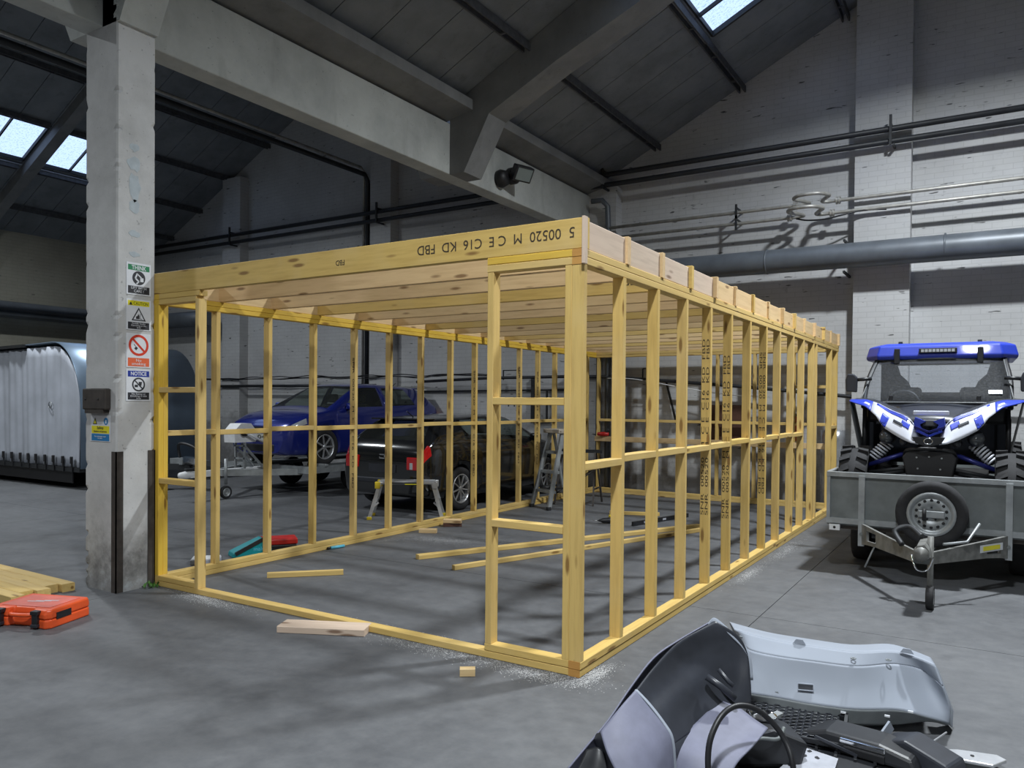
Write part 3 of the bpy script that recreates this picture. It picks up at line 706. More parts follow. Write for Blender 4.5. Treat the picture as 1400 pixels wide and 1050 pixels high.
# ------------------------------------------------------------------ helper: photo pixel -> point at a given height or depth
def px_z(x, y, z):
    d = fw + rt * ((x - 700) / F_PX) - upv * ((y - CY_PX) / F_PX); t = (z - CAM_POS.z) / d.z; return CAM_POS + d * t
def px_y(x, y, yv):
    d = fw + rt * ((x - 700) / F_PX) - upv * ((y - CY_PX) / F_PX); t = (yv - CAM_POS.y) / d.y; return CAM_POS + d * t
def px_d(x, y, depth):
    d = fw + rt * ((x - 700) / F_PX) - upv * ((y - CY_PX) / F_PX); return CAM_POS + d * depth

# ------------------------------------------------------------------ signs on the column
def ring(name, mat, parent, c, r0, r1, z, n=28):
    mb = MB(); vs = []
    for k in range(n):
        a = 2 * PI * k / n
        for r in (r0, r1): vs.append((c[0] + r * math.cos(a), c[1] + r * math.sin(a), z))
    mb.add(vs, [(2 * k, 2 * k + 1, 2 * ((k + 1) % n) + 1, 2 * ((k + 1) % n)) for k in range(n)])
    return mb.build(name, mat, parent)
def flat(name, mat, parent, pts, z):
    return MB().add([(a, b_, z) for a, b_ in pts], [list(range(len(pts)))]).build(name, mat, parent)
def rect(a, b_, c, d): return [(a, b_), (c, b_), (c, d), (a, d)]
def disc(c, r, n=28): return [(c[0] + r * math.cos(2 * PI * k / n), c[1] + r * math.sin(2 * PI * k / n)) for k in range(n)]
def strip(p, q, w_):
    d = V((q[0] - p[0], q[1] - p[1])); n = V((-d.y, d.x)).normalized() * w_ / 2
    return [(p[0] + n.x, p[1] + n.y), (q[0] + n.x, q[1] + n.y), (q[0] - n.x, q[1] - n.y), (p[0] - n.x, p[1] - n.y)]
def lab(body, size, mat, parent, x, y, width=None, bold=.0):
    o = text('lettering', body, size, mat, parent, Matrix.Translation((x, y, .0044)), width, bold=bold); o['kind'] = 'stuff'; return o
def sign_base(z0, z1, label, y0=-.252, y1=-.042):
    w_, h = y1 - y0, z1 - z0
    o = MB().box((-w_ / 2, -h / 2, 0), (w_ / 2, h / 2, .003)).build('safety_sign', 'sign_white')
    o.matrix_local = frame_mat(*FACE_PX, (-3.9285, (y0 + y1) / 2, (z0 + z1) / 2)); tag(o, label, 'sign'); return o, w_, h
s1, w_, h = sign_base(2.375, 2.632, 'white sign with green THINK header above a black LIFT WITH CARE panel')
flat('header', 'sign_green', s1, rect(-.092, .068, .092, .112), .0036); lab('THINK', .046, 'sign_white', s1, 0, .088, .125, .001)
flat('pictogram', 'sign_black', s1, disc((0, .008), .056), .0036)
for pts in (strip((-.012, .045), (-.03, .005), .013), strip((-.03, .005), (.0, -.02), .013), strip((0, -.02), (-.02, -.04), .011), strip((-.012, .04), (.022, .012), .010), rect(.012, -.02, .04, .012)):
    flat('figure', 'sign_white', s1, pts, .0040)
flat('caption', 'sign_black', s1, rect(-.092, -.118, .092, -.058), .0036); lab('LIFT WITH\nCARE !', .030, 'sign_white', s1, 0, -.086, .13)
s2, w_, h = sign_base(2.092, 2.340, 'white sign with yellow CAUTION header and a black warning triangle')
flat('header', 'sign_yellow', s2, rect(-.092, .072, .092, .112), .0036); lab('CAUTION', .036, 'sign_black', s2, .018, .090, .125)
flat('triangle', 'sign_black', s2, [(-.082, .076), (-.054, .076), (-.068, .103)], .0040)
flat('triangle', 'sign_black', s2, [(-.062, -.048), (.062, -.048), (0, .060)], .0036); flat('triangle', 'sign_white', s2, [(-.046, -.039), (.046, -.039), (0, .042)], .0038)
flat('forklift', 'sign_black', s2, [(-.024, -.034), (.006, -.034), (.006, -.008), (-.004, .008), (-.012, -.010), (-.024, -.014)], .0041); flat('forklift_fork', 'sign_black', s2, rect(.009, -.034, .013, .010), .0041); flat('forklift_fork', 'sign_black', s2, rect(.009, -.034, .030, -.030), .0041)
flat('caption', 'sign_black', s2, rect(-.092, -.116, .092, -.060), .0036); lab('Forklift Trucks\nOperating in this\narea', .019, 'sign_white', s2, 0, -.087, .13)
s3, w_, h = sign_base(1.792, 2.066, 'white no smoking sign with red ring and orange caption panel')
ring('prohibition_ring', 'sign_red', s3, (0, .042), .066, .086, .0040)
flat('cigarette', 'sign_white', s3, strip((-.034, .010), (.030, .078), .017), .0037); flat('cigarette', 'sign_black', s3, strip((-.030, .008), (-.014, .026), .022), .0038)
for d in (0, .017): flat('smoke', 'sign_black', s3, strip((-.040 + d, .050 + d), (-.026 + d, .032 + d), .006), .0037)
flat('prohibition_bar', 'sign_red', s3, strip((-.053, .095), (.053, -.011), .017), .0042)
flat('caption', 'sign_orange', s3, rect(-.092, -.128, .092, -.060), .0036); lab('No\nsmoking', .032, 'sign_white', s3, 0, -.094, .12)
s4, w_, h = sign_base(1.522, 1.776, 'white sign with dark blue NOTICE header and a crossed-out food ring')
flat('header', 'sign_blue', s4, rect(-.092, .068, .092, .116), .0036); lab('NOTICE', .042, 'sign_white', s4, 0, .092, .135, .001)
ring('prohibition_ring', 'sign_black', s4, (0, .006), .044, .056, .0040); flat('food', 'sign_black', s4, rect(-.034, -.016, -.006, .004), .0038); flat('cup', 'sign_black', s4, [(.004, -.004), (.024, -.004), (.030, .028), (.0, .028)], .0038)
flat('prohibition_bar', 'sign_black', s4, strip((-.035, .041), (.035, -.029), .010), .0042)
flat('caption', 'sign_black', s4, rect(-.092, -.116, .092, -.058), .0036); lab('No Eating or\nDrinking in this\narea', .020, 'sign_white', s4, 0, -.087, .14)
sm = MB().box((-.137, -.105, 0), (.137, .105, .002)).build('small_notice', 'sign_white'); sm.matrix_local = frame_mat(*FACE_NY, (-4.145, -.3315, 1.30)); tag(sm, 'small notice with yellow and blue panels on the column below the brown box', 'sign')
flat('triangle', 'sign_black', sm, [(-.105, .032), (-.045, .032), (-.075, .088)], .0026); flat('triangle', 'sign_yellow', sm, [(-.093, .038), (-.057, .038), (-.075, .074)], .0030)
flat('disc', 'sign_sky', sm, disc((.078, .058), .030), .0026); flat('disc_figure', 'sign_white', sm, rect(.070, .040, .086, .068), .0030)
flat('panel', 'sign_yellow', sm, rect(-.125, -.040, .125, .020), .0026); flat('panel', 'sign_sky', sm, rect(-.125, -.100, .125, -.044), .0026)
lab2 = lab
lab2('Safety', .030, 'sign_black', sm, 0, .004, .09); lab2('Notice to all persons', .020, 'sign_black', sm, 0, -.024, .18); lab2('Ear protection must\nbe worn', .017, 'sign_white', sm, 0, -.072, .16)
bx = empty('switch_box', (-4.16, -.33, 1.535), label='rusty brown metal box on the column beside the safety signs', cat='box')
rbox('cover', (-.16, -.055, -.085), (.16, 0, .085), 'steel_brown', bx, .012); MB().box((-.13, -.05, -.115), (.13, 0, -.084)).build('lower_lip', 'steel_brown', bx)
for x in (-.11, .07): MB().lathe([(0, -.004), (.008, -.004), (.008, 0)], 'Y', (x, -.055, .0), 8).build('screw', 'steel_black', bx)

# ------------------------------------------------------------------ wheels
def wheel(parent, c, R_, wd, style, axis='X', side=1, tread=False):
    """wheel > tyre parts; side gives the outer face direction along the axis"""
    ti = R_ * .66; h = wd / 2
    t = MB().lathe([(ti, -h * .8), (R_ * .86, -h), (R_ * .97, -h * .85), (R_, -h * .55), (R_, h * .55), (R_ * .97, h * .85), (R_ * .86, h), (ti, h * .8)], axis, (0, 0, 0), 32, closed=True).build('wheel', 'rubber', parent, c)
    rim = MB(); o = side * h
    ax = (lambda r, a, d: (d, r * math.cos(a), r * math.sin(a))) if axis == 'X' else (lambda r, a, d: (r * math.sin(a), d, r * math.cos(a)))
    mat = 'alu'
    if style == 'steel':
        rim.lathe([(0, o * .35), (ti * .42, o * .35), (ti * .5, o * .55), (ti * .74, o * .30), (ti * .80, o * .2), (ti * .86, o * .82), (ti * 1.02, o * .9), (ti * 1.04, o * .7)], axis, n=32)
    else:
        rim.lathe([(ti * 1.02, -o * .8), (ti * .94, -o * .7), (ti * .93, o * .5), (ti * .98, o * .86), (ti * 1.04, o * .86), (ti * 1.04, o * .7)], axis, n=32)
        rim.lathe([(0, o * .72), (ti * .16, o * .72), (ti * .20, o * .45), (0, o * .40)], axis, n=16)
        ns = {'spoke': 7, 'mesh': 18}[style]
        for k in range(ns):
            a = 2 * PI * k / ns; tw = .0 if style == 'spoke' else (.16 if k % 2 else -.16)
            rim.bar(ax(ti * .14, a, o * .62), ax(ti * .97, a + tw, o * .74), R_ * (.085 if style == 'spoke' else .03), h * .16, up=ax(0, 0, 1))
        MB().lathe([(0, 0), (ti * .92, 0)], axis, ax(0, 0, o * .1), n=24).build('brake_disc', 'steel_black', t)
    rim.build('rim', 'galv' if style == 'steel' else 'alu', t)
    if style == 'steel':
        for k in range(14):
            a = 2 * PI * k / 14; p = ax(ti * .63, a, o * .47); q = ax(ti * .63, a, o * .40)
            MB().cyl(q, p, ti * .075, 8).build('rim_hole', 'steel_black', t)
        for k in range(5):
            a = 2 * PI * k / 5; MB().cyl(ax(ti * .3, a, o * .33), ax(ti * .3, a, o * .48), ti * .05, 6).build('wheel_nut', 'steel_dark', t)
    return t

# ------------------------------------------------------------------ cars
CAR = [  # y of belt points, y of roof points, half-widths (7), heights (7)
 (.00, .00, (.42, .52, .60, .58, .50, .28, 0), (.22, .26, .42, .58, .63, .655, .66)),
 (.10, .12, (.54, .67, .74, .71, .62, .35, 0), (.18, .22, .48, .67, .73, .76, .77)),
 (.45, .45, (.60, .77, .82, .79, .69, .38, 0), (.17, .20, .50, .80, .855, .885, .895)),
 (.95, .85, (.60, .79, .83, .81, .72, .40, 0), (.17, .20, .50, .885, .935, .965, .975)),
 (1.12, 1.66, (.60, .79, .83, .81, .58, .36, 0), (.17, .20, .50, .90, 1.33, 1.375, 1.385)),
 (2.20, 2.20, (.60, .79, .83, .81, .57, .36, 0), (.17, .20, .50, .925, 1.37, 1.41, 1.42)),
 (2.30, 2.30, (.60, .79, .83, .81, .57, .36, 0), (.17, .20, .50, .93, 1.37, 1.41, 1.42)),
 (3.15, 3.00, (.60, .79, .83, .81, .56, .35, 0), (.17, .20, .50, .955, 1.345, 1.385, 1.395)),
 (3.60, 3.52, (.60, .77, .81, .775, .53, .33, 0), (.18, .21, .50, .965, 1.29, 1.325, 1.33)),
 (3.80, 3.84, (.58, .75, .79, .745, .63, .37, 0), (.20, .24, .52, .94, .985, 1.0, 1.005)),
 (3.93, 3.94, (.54, .70, .75, .705, .61, .36, 0), (.24, .27, .55, .80, .84, .855, .86)),
 (3.98, 3.97, (.46, .62, .69, .65, .56, .33, 0), (.28, .31, .54, .66, .69, .70, .70))]
def cr(a, b_, c, d, t):
    m1 = (c - a) * .42; m2 = (d - b_) * .42
    return b_ * (2 * t ** 3 - 3 * t * t + 1) + m1 * (t ** 3 - 2 * t * t + t) + c * (-2 * t ** 3 + 3 * t * t) + m2 * (t ** 3 - t * t)
def make_car(name, loc, rz, paint, label, rimstyle, glassmat, hs=1.0):
    root = empty(name, loc, rz, label, 'car')
    G = []
    for yb_, yr, ws, zs in CAR:
        half_ = []
        for k in range(7):
            y = yb_ if k <= 3 else yr
            half_.append(V((ws[k], y, zs[k] if zs[k] < .9 else .9 + (zs[k] - .9) * hs)))
        G.append([V((-p.x, p.y, p.z)) for p in half_] + list(reversed(half_[:-1])))
    ni, nk = len(G), 13
    def ev(u, s_):
        i = min(int(u), ni - 2); t = u - i; k = min(int(s_), nk - 2); q = s_ - k
        rows = [G[max(0, min(ni - 1, i + d))] for d in (-1, 0, 1, 2)]
        cols = []
        for r_ in rows:
            pts = [r_[max(0, min(nk - 1, k + d))] for d in (-1, 0, 1, 2)]; cols.append(cr(*pts, q))
        return cr(*cols, t)
    fr = [0, .06, .28, .5, .72, .94]; us = [i + f for i in range(ni - 1) for f in fr] + [ni - 1]
    fk = {3: [0, .14, .5, .90], 4: [0, .12, .5], 5: [0, .5], 6: [0, .5], 7: [0, .5, .88], 8: [0, .10, .5, .86]}
    ss = [k + f for k in range(nk - 1) for f in fk.get(k, [0, .33, .66])] + [nk - 1]
    P = [[ev(u, s_) for s_ in ss] for u in us]
    mb = MB().grid(P, True, wrap=True)
    n = len(ss); mb.f.append(list(range(n))); mb.sm.append(False); mb.f.append([(len(us) - 1) * n + i for i in reversed(range(n))]); mb.sm.append(False)
    def kind(u, s_):
        sh = min(s_, 12 - s_)
        if 3.05 < u < 3.95 and sh > 4.11: return 1
        if (4.05 < u < 4.95 or 6.05 < u < 6.95) and 3.13 < sh < 3.91: return 2
        if 8.05 < u < 8.95 and sh > 4.11: return 3
        if .94 < u < 1.73 and 2.65 < sh < 3.14: return 4
        if 9.28 < u < 10.73 and 2.66 < sh < 3.5: return 5
        return 0
    me = bpy.data.meshes.new('body'); me.from_pydata([tuple(p) for p in mb.v], [], mb.f)
    names = [paint, glassmat, glassmat, glassmat, 'lens_clear', 'tail_red']
    for m_ in names: me.materials.append(MATS[m_])
    idx = 0
    for i in range(len(us) - 1):
        for j in range(n):
            q = (j + 1) % n
            kk = 0 if j == n - 1 else kind((us[i] + us[i + 1]) / 2, (ss[j] + ss[q]) / 2)
            me.polygons[idx].material_index = kk; me.polygons[idx].use_smooth = True; idx += 1
    bm = bmesh.new(); bm.from_mesh(me); bmesh.ops.recalc_face_normals(bm, faces=bm.faces); bm.to_mesh(me); bm.free()
    body = link_mesh('body', me, None, root)
    # wheel arches cut from the shell
    cut = MB(); R_ = .305; AX = (.72, 3.22)
    for y in AX:
        for sx in (-1, 1): cut.cyl((sx * .58, y, .31), (sx * .95, y, .31), R_ + .045, 28)
    cu = cut.build('cutter', 'steel_black'); cu.parent = root
    md = body.modifiers.new('arches', 'BOOLEAN'); md.operation = 'DIFFERENCE'; md.object = cu; md.solver = 'EXACT'
    dg = bpy.context.evaluated_depsgraph_get(); m2 = bpy.data.meshes.new_from_object(body.evaluated_get(dg))
    body.modifiers.clear(); body.data = m2; bpy.data.objects.remove(cu)
    # take the glass and lamp faces off the shell as parts of their own
    pn = {1: 'windscreen', 2: 'side_window', 3: 'rear_window', 4: 'headlight', 5: 'tail_light'}
    bm = bmesh.new(); bm.from_mesh(m2); groups = {}
    for f in bm.faces:
        if 1 <= f.material_index <= 5:
            c = f.calc_center_median(); key = (f.material_index, c.x > 0 if f.material_index in (2, 4, 5) else 0, c.y > 2.25 if f.material_index == 2 else 0)
            groups.setdefault(key, []).append([tuple(v_.co) for v_ in f.verts])
    for key, polys in groups.items():
        pm = MB(); look = {}
        for poly in polys:
            ids = []
            for p in poly:
                q = tuple(round(x, 5) for x in p)
                if q not in look: look[q] = len(pm.v); pm.v.append(p)
                ids.append(look[q])
            pm.f.append(ids); pm.sm.append(True)
        pm.build(pn[key[0]], names[key[0]], root)
    bmesh.ops.delete(bm, geom=[f for f in bm.faces if 1 <= f.material_index <= 5], context='FACES'); bm.to_mesh(m2); bm.free()
    for p in m2.polygons:
        if p.material_index > 5 or p.material_index < 0: p.material_index = 0
    for y in AX:
        for sx in (-1, 1): wheel(root, (sx * .735, y, .305), R_, .19, rimstyle, 'X', sx)
    # seats seen through the glass
    for sx in (-.34, .34):
        s_ = rbox('seat', (sx - .22, 1.95, .45), (sx + .22, 2.12, 1.02), 'seat_cloth', root, .05); rbox('headrest', (sx - .12, 2.0, 1.04), (sx + .12, 2.09, 1.20), 'seat_cloth', root, .03)
    rbox('rear_seat', (-.62, 3.0, .45), (.62, 3.12, 1.0), 'seat_cloth', root, .05); rbox('dashboard', (-.68, .95, .70), (.68, 1.25, .93), 'plastic_black', root, .04)
    for sx in (-1, 1):
        rbox('door_mirror', (sx * .80, 1.20, .92), (sx * .97, 1.32, 1.04), paint, root, .035, 3)
    # number plates, grille, bumper openings, bumper strips
    MB().box((-.26, -.012, .42), (.26, .0, .53)).build('number_plate', 'plate_white', root); text('plate_lettering', 'GL04', .09, 'sign_black', root, frame_mat((1, 0, 0), (0, 0, 1), (0, -1, 0), (0, -.014, .475)), .4)['kind'] = 'stuff'
    rbox('lower_grille', (-.40, -.012, .24), (.40, .05, .36), 'plastic_black', root, .015); 
    for sx in (-1, 1): rbox('fog_opening', (sx * .50 - .10, .02, .28), (sx * .50 + .10, .09, .40), 'plastic_black', root, .02)
    MB().prism([(-.12, .57), (.12, .57), (.16, .64), (-.16, .64)], (-.012, .03), lambda a, b_, t: (a, t, b_)).build('grille', 'plastic_black', root)
    rbox('bumper_strip', (-.60, 3.965, .40), (.60, 4.0, .47), 'plastic_dark', root, .012)
    MB().box((-.24, 3.975, .55), (.24, 3.99, .66)).build('number_plate', 'plastic_dark', root)
    # badge on the tailgate: two hooked bars
    for sx in (-1, 1):
        tl = rbox('tail_light', (sx * .44, 3.955, .60), (sx * .675, 3.992, .775), 'tail_red', root, .012); rbox('reverse_lamp', (sx * .50, 3.990, .61), (sx * .55, 3.997, .70), 'lens_clear', tl, .004)
    bd = MB(); yb2 = 3.955
    for zc, sg in ((.795, 1), (.745, -1)):
        bd.box((-.045, yb2, zc - .008), (.045, yb2 + .03, zc + .008)); bd.box((-sg * .045 - .008, yb2, zc - .008 - sg * .026), (-sg * .045 + .008, yb2 + .03, zc + .008))
    bd.build('badge', 'chrome', root)
    MB().tube([(0, 3.3, .9 + .47 * hs), (0, 3.45, .9 + .57 * hs)], .006, 6).build('aerial', 'plastic_black', root)
    rbox('roof_spoiler', (-.50, 3.44, .9 + .435 * hs), (.50, 3.66, .9 + .46 * hs), paint, root, .012)
    return root
blue = make_car('hatchback_car', (-8.32, 4.72, .46), 0, 'blue_paint', 'dark blue hatchback car standing on a car trailer', 'spoke', 'car_glass', .94)
blackcar = make_car('hatchback_car', (-5.27, 8.30, .0), PI, 'black_paint', 'black hatchback car parked behind the timber frame by the step platform', 'mesh', 'car_glass', .86)

# ------------------------------------------------------------------ car trailer under the blue car
ct = empty('car_trailer', (-8.32, 5.0, 0), label='silver car trailer with winch post carrying the blue car', cat='trailer')
for sx in (-1, 1):
    MB().box((sx * .55, .0, .40), (sx * .98, 3.6, .455)).build('ramp_track', 'galv_dark', ct)
    MB().box((sx * .97, -.05, .36), (sx * 1.0, 3.6, .47)).build('side_rail', 'galv', ct)
    for y in (1.15, 1.85): wheel(ct, (sx * .78, y, .25), .25, .17, 'steel', 'X', sx)
MB().box((-1.0, -.08, .36), (1.0, .0, .47)).build('cross_member', 'galv', ct); MB().box((-1.0, 3.5, .36), (1.0, 3.58, .46)).build('cross_member', 'galv', ct)
for sx in (-1, 1): MB().bar((sx * .75, .0, .38), (0, -1.1, .40), .06, .10).build('drawbar', 'galv', ct)
MB().bar((0, .1, .40), (0, -1.55, .40), .09, .09).build('drawbar', 'white_paint', ct)
MB().lathe([(0, -1.72), (.045, -1.71), (.06, -1.62), (.05, -1.5)], 'Y', (0, 0, .40), 14).build('coupling', 'white_paint', ct)
rbox('coupling_handle', (-.03, -1.62, .46), (.03, -1.36, .50), 'steel_dark', ct, .012)
wp = MB()
for sx in (-.11, .11): wp.bar((sx, -.62, .44), (sx, -.62, .92), .03, .03); wp.bar((sx, -.25, .44), (sx, -.62, .80), .03, .03)
wp.bar((-.13, -.62, .80), (.13, -.62, .80), .03, .03); wp.bar((-.13, -.62, .60), (.13, -.62, .60), .03, .03); wp.build('winch_post', 'galv', ct)
MB().prism([(-.20, .0), (.20, .0), (.23, .16), (.11, .30), (-.09, .30), (-.21, .18)], (-.13, .13), lambda a, b_, t: (t, -.62 + a, .86 + b_)).build('winch', 'white_paint', ct)
MB().cyl((.12, -.66, 1.02), (.18, -.66, 1.02), .06, 14).build('winch_drum', 'steel_black', ct)
MB().tube([(.19, -.66, 1.02), (.21, -.34, .86)], .02, 8).build('winch_handle', 'white_paint', ct)
jw = MB().tube([(.14, -1.0, .22), (.14, -1.0, .62)], .024, 10).build('jockey_tube', 'galv', ct); wheel(ct, (.14, -1.0, .10), .10, .06, 'steel', 'X', 1)
for x in (-.9, .9): rbox('wheel_stop', (x - .12, .25, .455), (x + .12, .32, .50), 'galv', ct, .01)

# ------------------------------------------------------------------ white curtain trailer with rounded silver nose
wt = empty('curtain_trailer', (-13.6, 4.3, 0), label='white curtain-sided trailer with a rounded silver-blue nose', cat='trailer')
prof = [(-3.2, .36), (2.62, .36), (2.62, 1.30)] + [(1.80 + .82 * math.cos(a), 1.30 + 1.15 * math.sin(a)) for a in [PI / 2 * k / 12 for k in range(1, 13)]] + [(-3.2, 2.36)]
# curtain (facing the hall): pleated sheet inside the profile
def top_z(x):
    if x < 1.8: return 2.36 + .09 * (x + 3.2) / 5.0
    return 1.30 + 1.15 * math.sqrt(max(0, 1 - ((x - 1.8) / .82) ** 2))
P = []
nx = 110
for i in range(nx + 1):
    x = -3.2 + 5.80 * i / nx; zt = top_z(min(x, 2.6)) - .02; row = []
    for j in range(13):
        t = j / 12; z = .38 + (zt - .38) * t
        row.append((x, -1.0 + .018 * math.sin(x * 11.0 + .6 * math.sin(x * 3)) * (1 - .4 * t) + .012 * math.sin(x * 29 + t * 2), z))
    P.append(row)
solidify(MB().grid(P).build('curtain', 'tarpaulin', wt), .01)
nose = MB(); out = [(-3.2, 2.40), (0, 2.44)] + [(1.80 + .86 * math.cos(a), 1.30 + 1.19 * math.sin(a)) for a in [PI / 2 - PI / 2 * k / 16 for k in range(17)]] + [(2.66, .36)]
nose.grid([[(x, -1.03, z), (x, 1.25, z)] for x, z in out]); solidify(nose.build('nose_sheet', 'silver_blue', wt), .02, 1)
MB().box((-3.2, -1.02, .30), (2.62, 1.2, .37)).build('chassis', 'steel_dark', wt)
MB().prism([(a, b_) for a, b_ in prof], (1.18, 1.22), lambda a, b_, t: (a, t, b_)).build('far_side', 'silver_blue', wt)
MB().box((-3.2, -1.0, .37), (-3.15, 1.2, 2.36)).build('rear_wall', 'silver_blue', wt)
MB().bar((-3.2, -1.04, 2.40), (.9, -1.04, 2.46), .10, .05).build('roof_edge', 'steel_dark', wt)
for x in (2.42, 2.15, 1.85, 1.58, 1.28, 1.02, .75, .45, .15, -.2):
    st = MB().box((x - .02, -1.045, .30), (x + .02, -1.03, .56)).build('strap', 'steel_dark', wt); rbox('buckle', (x - .03, -1.06, .44), (x + .03, -1.04, .56), 'steel_black', st, .008)

MB().lathe([(.055, 0), (.06, .006), (.045, .006), (.04, 0)], 'Y', (1.72, -1.035, 1.42), 16).build('eyelet', 'galv', wt)
MB().box((-3.2, -.96, .10), (2.3, -.94, .30)).build('underside_shade', 'steel_black', wt)  # black strip added as shade below the chassis
for x in (-.6, .2):
    for y, sd in ((-.55, -1), (.75, 1)): wheel(wt, (x, y, .30), .30, .2, 'steel', 'Y', sd)
for y in (-.6, .8): MB().bar((2.5, y, .36), (4.0, .1, .40), .06, .10).build('drawbar', 'steel_dark', wt)
MB().cbox((3.75, .1, .48), (.34, .22, .10)).build('tool_tray', 'galv', wt)
rbox('coupling', (3.9, .0, .44), (4.25, .2, .58), 'chrome', wt, .03); MB().tube(catmull([(3.7, .1, .55), (3.85, -.02, .78), (4.1, .05, .75), (4.3, .1, .62)], 5), .025, 8).build('coupling_hose', 'steel_black', wt)
wheel(wt, (3.55, -.15, .17), .17, .09, 'steel', 'Y', -1); MB().tube([(3.55, -.15, .2), (3.55, -.15, .75)], .03, 10).build('jockey_tube', 'galv', wt)

# ------------------------------------------------------------------ flatbed trailer (right) and its spare wheel
ft = empty('flatbed_trailer', (1.50, 3.75, 0), label='grey metal flatbed trailer with a spare wheel on its headboard', cat='trailer')
hw = .86
MB().box((-hw + .02, .012, .47), (hw - .02, .03, .90)).build('headboard', 'galv_dark', ft)
MB().box((-hw, -.02, .885), (hw, .05, .925)).build('top_rail', 'galv', ft); MB().box((-hw, -.015, .455), (hw, .05, .505)).build('lower_rail', 'galv', ft)
for x in (-hw, hw - .03): MB().box((x, -.01, .45), (x + .03, .05, .92)).build('corner_post', 'galv', ft)
for x in (-.56, .56): MB().box((x - .025, -.045, .27), (x + .025, .012, .90)).build('upright', 'galv', ft); MB().cyl((x, -.05, .38), (x, -.06, .38), .014, 8).build('bolt', 'galv_dark', ft)
for sx in (-1, 1):
    MB().box((sx * (hw - .025), .05, .47), (sx * hw, 3.7, .90)).build('side_board', 'galv_dark', ft); MB().box((sx * (hw - .03), .05, .885), (sx * (hw + .01), 3.7, .925)).build('side_rail', 'galv', ft)
MB().box((-hw, .03, .435), (hw, 3.7, .468)).build('deck', 'galv_dark', ft); MB().box((-hw, 3.66, .47), (hw, 3.70, .92)).build('tailboard', 'galv_dark', ft)
for x in (-.45, .45): MB().box((x - .04, .1, .33), (x + .04, 3.6, .435)).build('chassis_rail', 'steel_dark', ft)
MB().box((-.8, .04, .40), (.8, .10, .46)).build('cross_member', 'steel_brown', ft)
for y in (.85, 1.50):
    for sx in (-1, 1): wheel(ft, (sx * .66, y, .245), .245, .17, 'steel', 'X', sx)
for sx in (-1, 1): MB().box((sx * .56, .50, .49 - .04), (sx * .78, 1.85, .465)).build('mudguard', 'plastic_black', ft)
def drawplate(sx):   # tapering side plate of the A-frame with a slot
    a, b_ = V((sx * .56, -.01, 0)), V((sx * .055, -.93, 0)); d = b_ - a
    mb = MB(); nrm = V((-d.y, d.x, 0)).normalized() * .012
    rows = [(0, .28, .47), (.12, .30, .46), (.14, .30, .33), (.30, .32, .335), (.32, .32, .45), (1, .335, .415)]
    def seg(t0, t1, lo0, hi0, lo1, hi1):
        p, q = a + d * t0, a + d * t1
        vs = [(p.x, p.y, lo0), (q.x, q.y, lo1), (q.x, q.y, hi1), (p.x, p.y, hi0)]
        n = len(mb.v); mb.add([V(v_) - nrm for v_ in vs] + [V(v_) + nrm for v_ in vs], [(0, 1, 2, 3), (7, 6, 5, 4), (0, 4, 5, 1), (1, 5, 6, 2), (2, 6, 7, 3), (3, 7, 4, 0)])
    seg(0, .13, .28, .47, .30, .465); seg(.13, .32, .30, .335, .315, .345); seg(.13, .32, .425, .465, .425, .455); seg(.32, 1.0, .315, .455, .335, .425)
    return mb.build('drawbar_plate', 'galv_dirty', ft)
for sx in (-1, 1): drawplate(sx)
MB().box((-.055, -1.0, .34), (.055, -.70, .42)).build('drawbar_head', 'galv_dark', ft)
MB().prism([(-.06, 0), (.06, 0), (.05, .05), (.02, .09), (-.03, .08)], (-1.16, -.80), lambda a, b_, t: (a, t, .42 + b_)).build('coupling', 'galv_dirty', ft)
MB().lathe([(0, -1.20), (.05, -1.19), (.06, -1.10), (.04, -1.05)], 'Y', (0, 0, .44), 14).build('coupling_cup', 'galv_dirty', ft)
MB().tube(catmull([(-.16, -.80, .44), (-.22, -.72, .53), (-.12, -.70, .57), (-.02, -.82, .52)], 6), .022, 8).build('grab_handle', 'steel_dark', ft)
MB().tube([(.12, -.72, .46), (.28, -.62, .48), (.36, -.55, .62)], .011, 8).build('brake_lever', 'galv', ft)
MB().tube([(.05, -.98, .12), (.05, -.98, .55)], .022, 10).build('jockey_tube', 'galv_dirty', ft); wheel(ft, (.05, -.98, .09), .09, .055, 'steel', 'X', 1)
MB().tube(catmull([(-.08, -.99, .40), (-.04, -1.02, .30), (.03, -1.01, .30), (.07, -1.0, .40)], 5), .008, 6).build('safety_chain', 'chrome', ft)
MB().tube([(-.40, -.20, .38), (-.50, -.24, .12)], .008, 6).build('prop_rod', 'galv', ft)
MB().box((-hw + .03, -.04, .395), (-hw + .12, .0, .445)).build('marker_light', 'white_paint', ft); MB().cyl((-hw + .075, -.041, .42), (-hw + .075, -.045, .42), .012, 10).build('marker_bulb', 'steel_black', ft)
pl = MB().add([V((.345, -.415, .37)), V((.50, -.135, .37)), V((.50, -.135, .43)), V((.345, -.415, .43))], [(0, 1, 2, 3)]).build('maker_label', 'sign_white', ft, (.018, -.012, 0))
MB().add([V((.365, -.385, .383)), V((.48, -.175, .383)), V((.48, -.175, .418)), V((.365, -.385, .418))], [(0, 1, 2, 3)]).build('label_band', 'sign_yellow', ft, (.0195, -.0135, 0))
sw = empty('spare_wheel', (1.50, 3.655, .615), label='spare trailer wheel with silver steel rim fixed to the headboard', cat='wheel')
wheel(sw, (0, 0, 0), .278, .14, 'steel', 'Y', -1)
rbox('clamp_bar', (-.10, -.062, -.03), (.10, -.04, .03), 'galv', sw, .006); MB().cyl((-.05, -.10, -.05), (-.05, -.10, .05), .016, 10).build('clamp_bolt', 'steel_black', sw)
MB().bar((0, -.0, -.24), (0, -.02, -.30), .06, .03).build('carrier_bracket', 'galv_dark', sw)

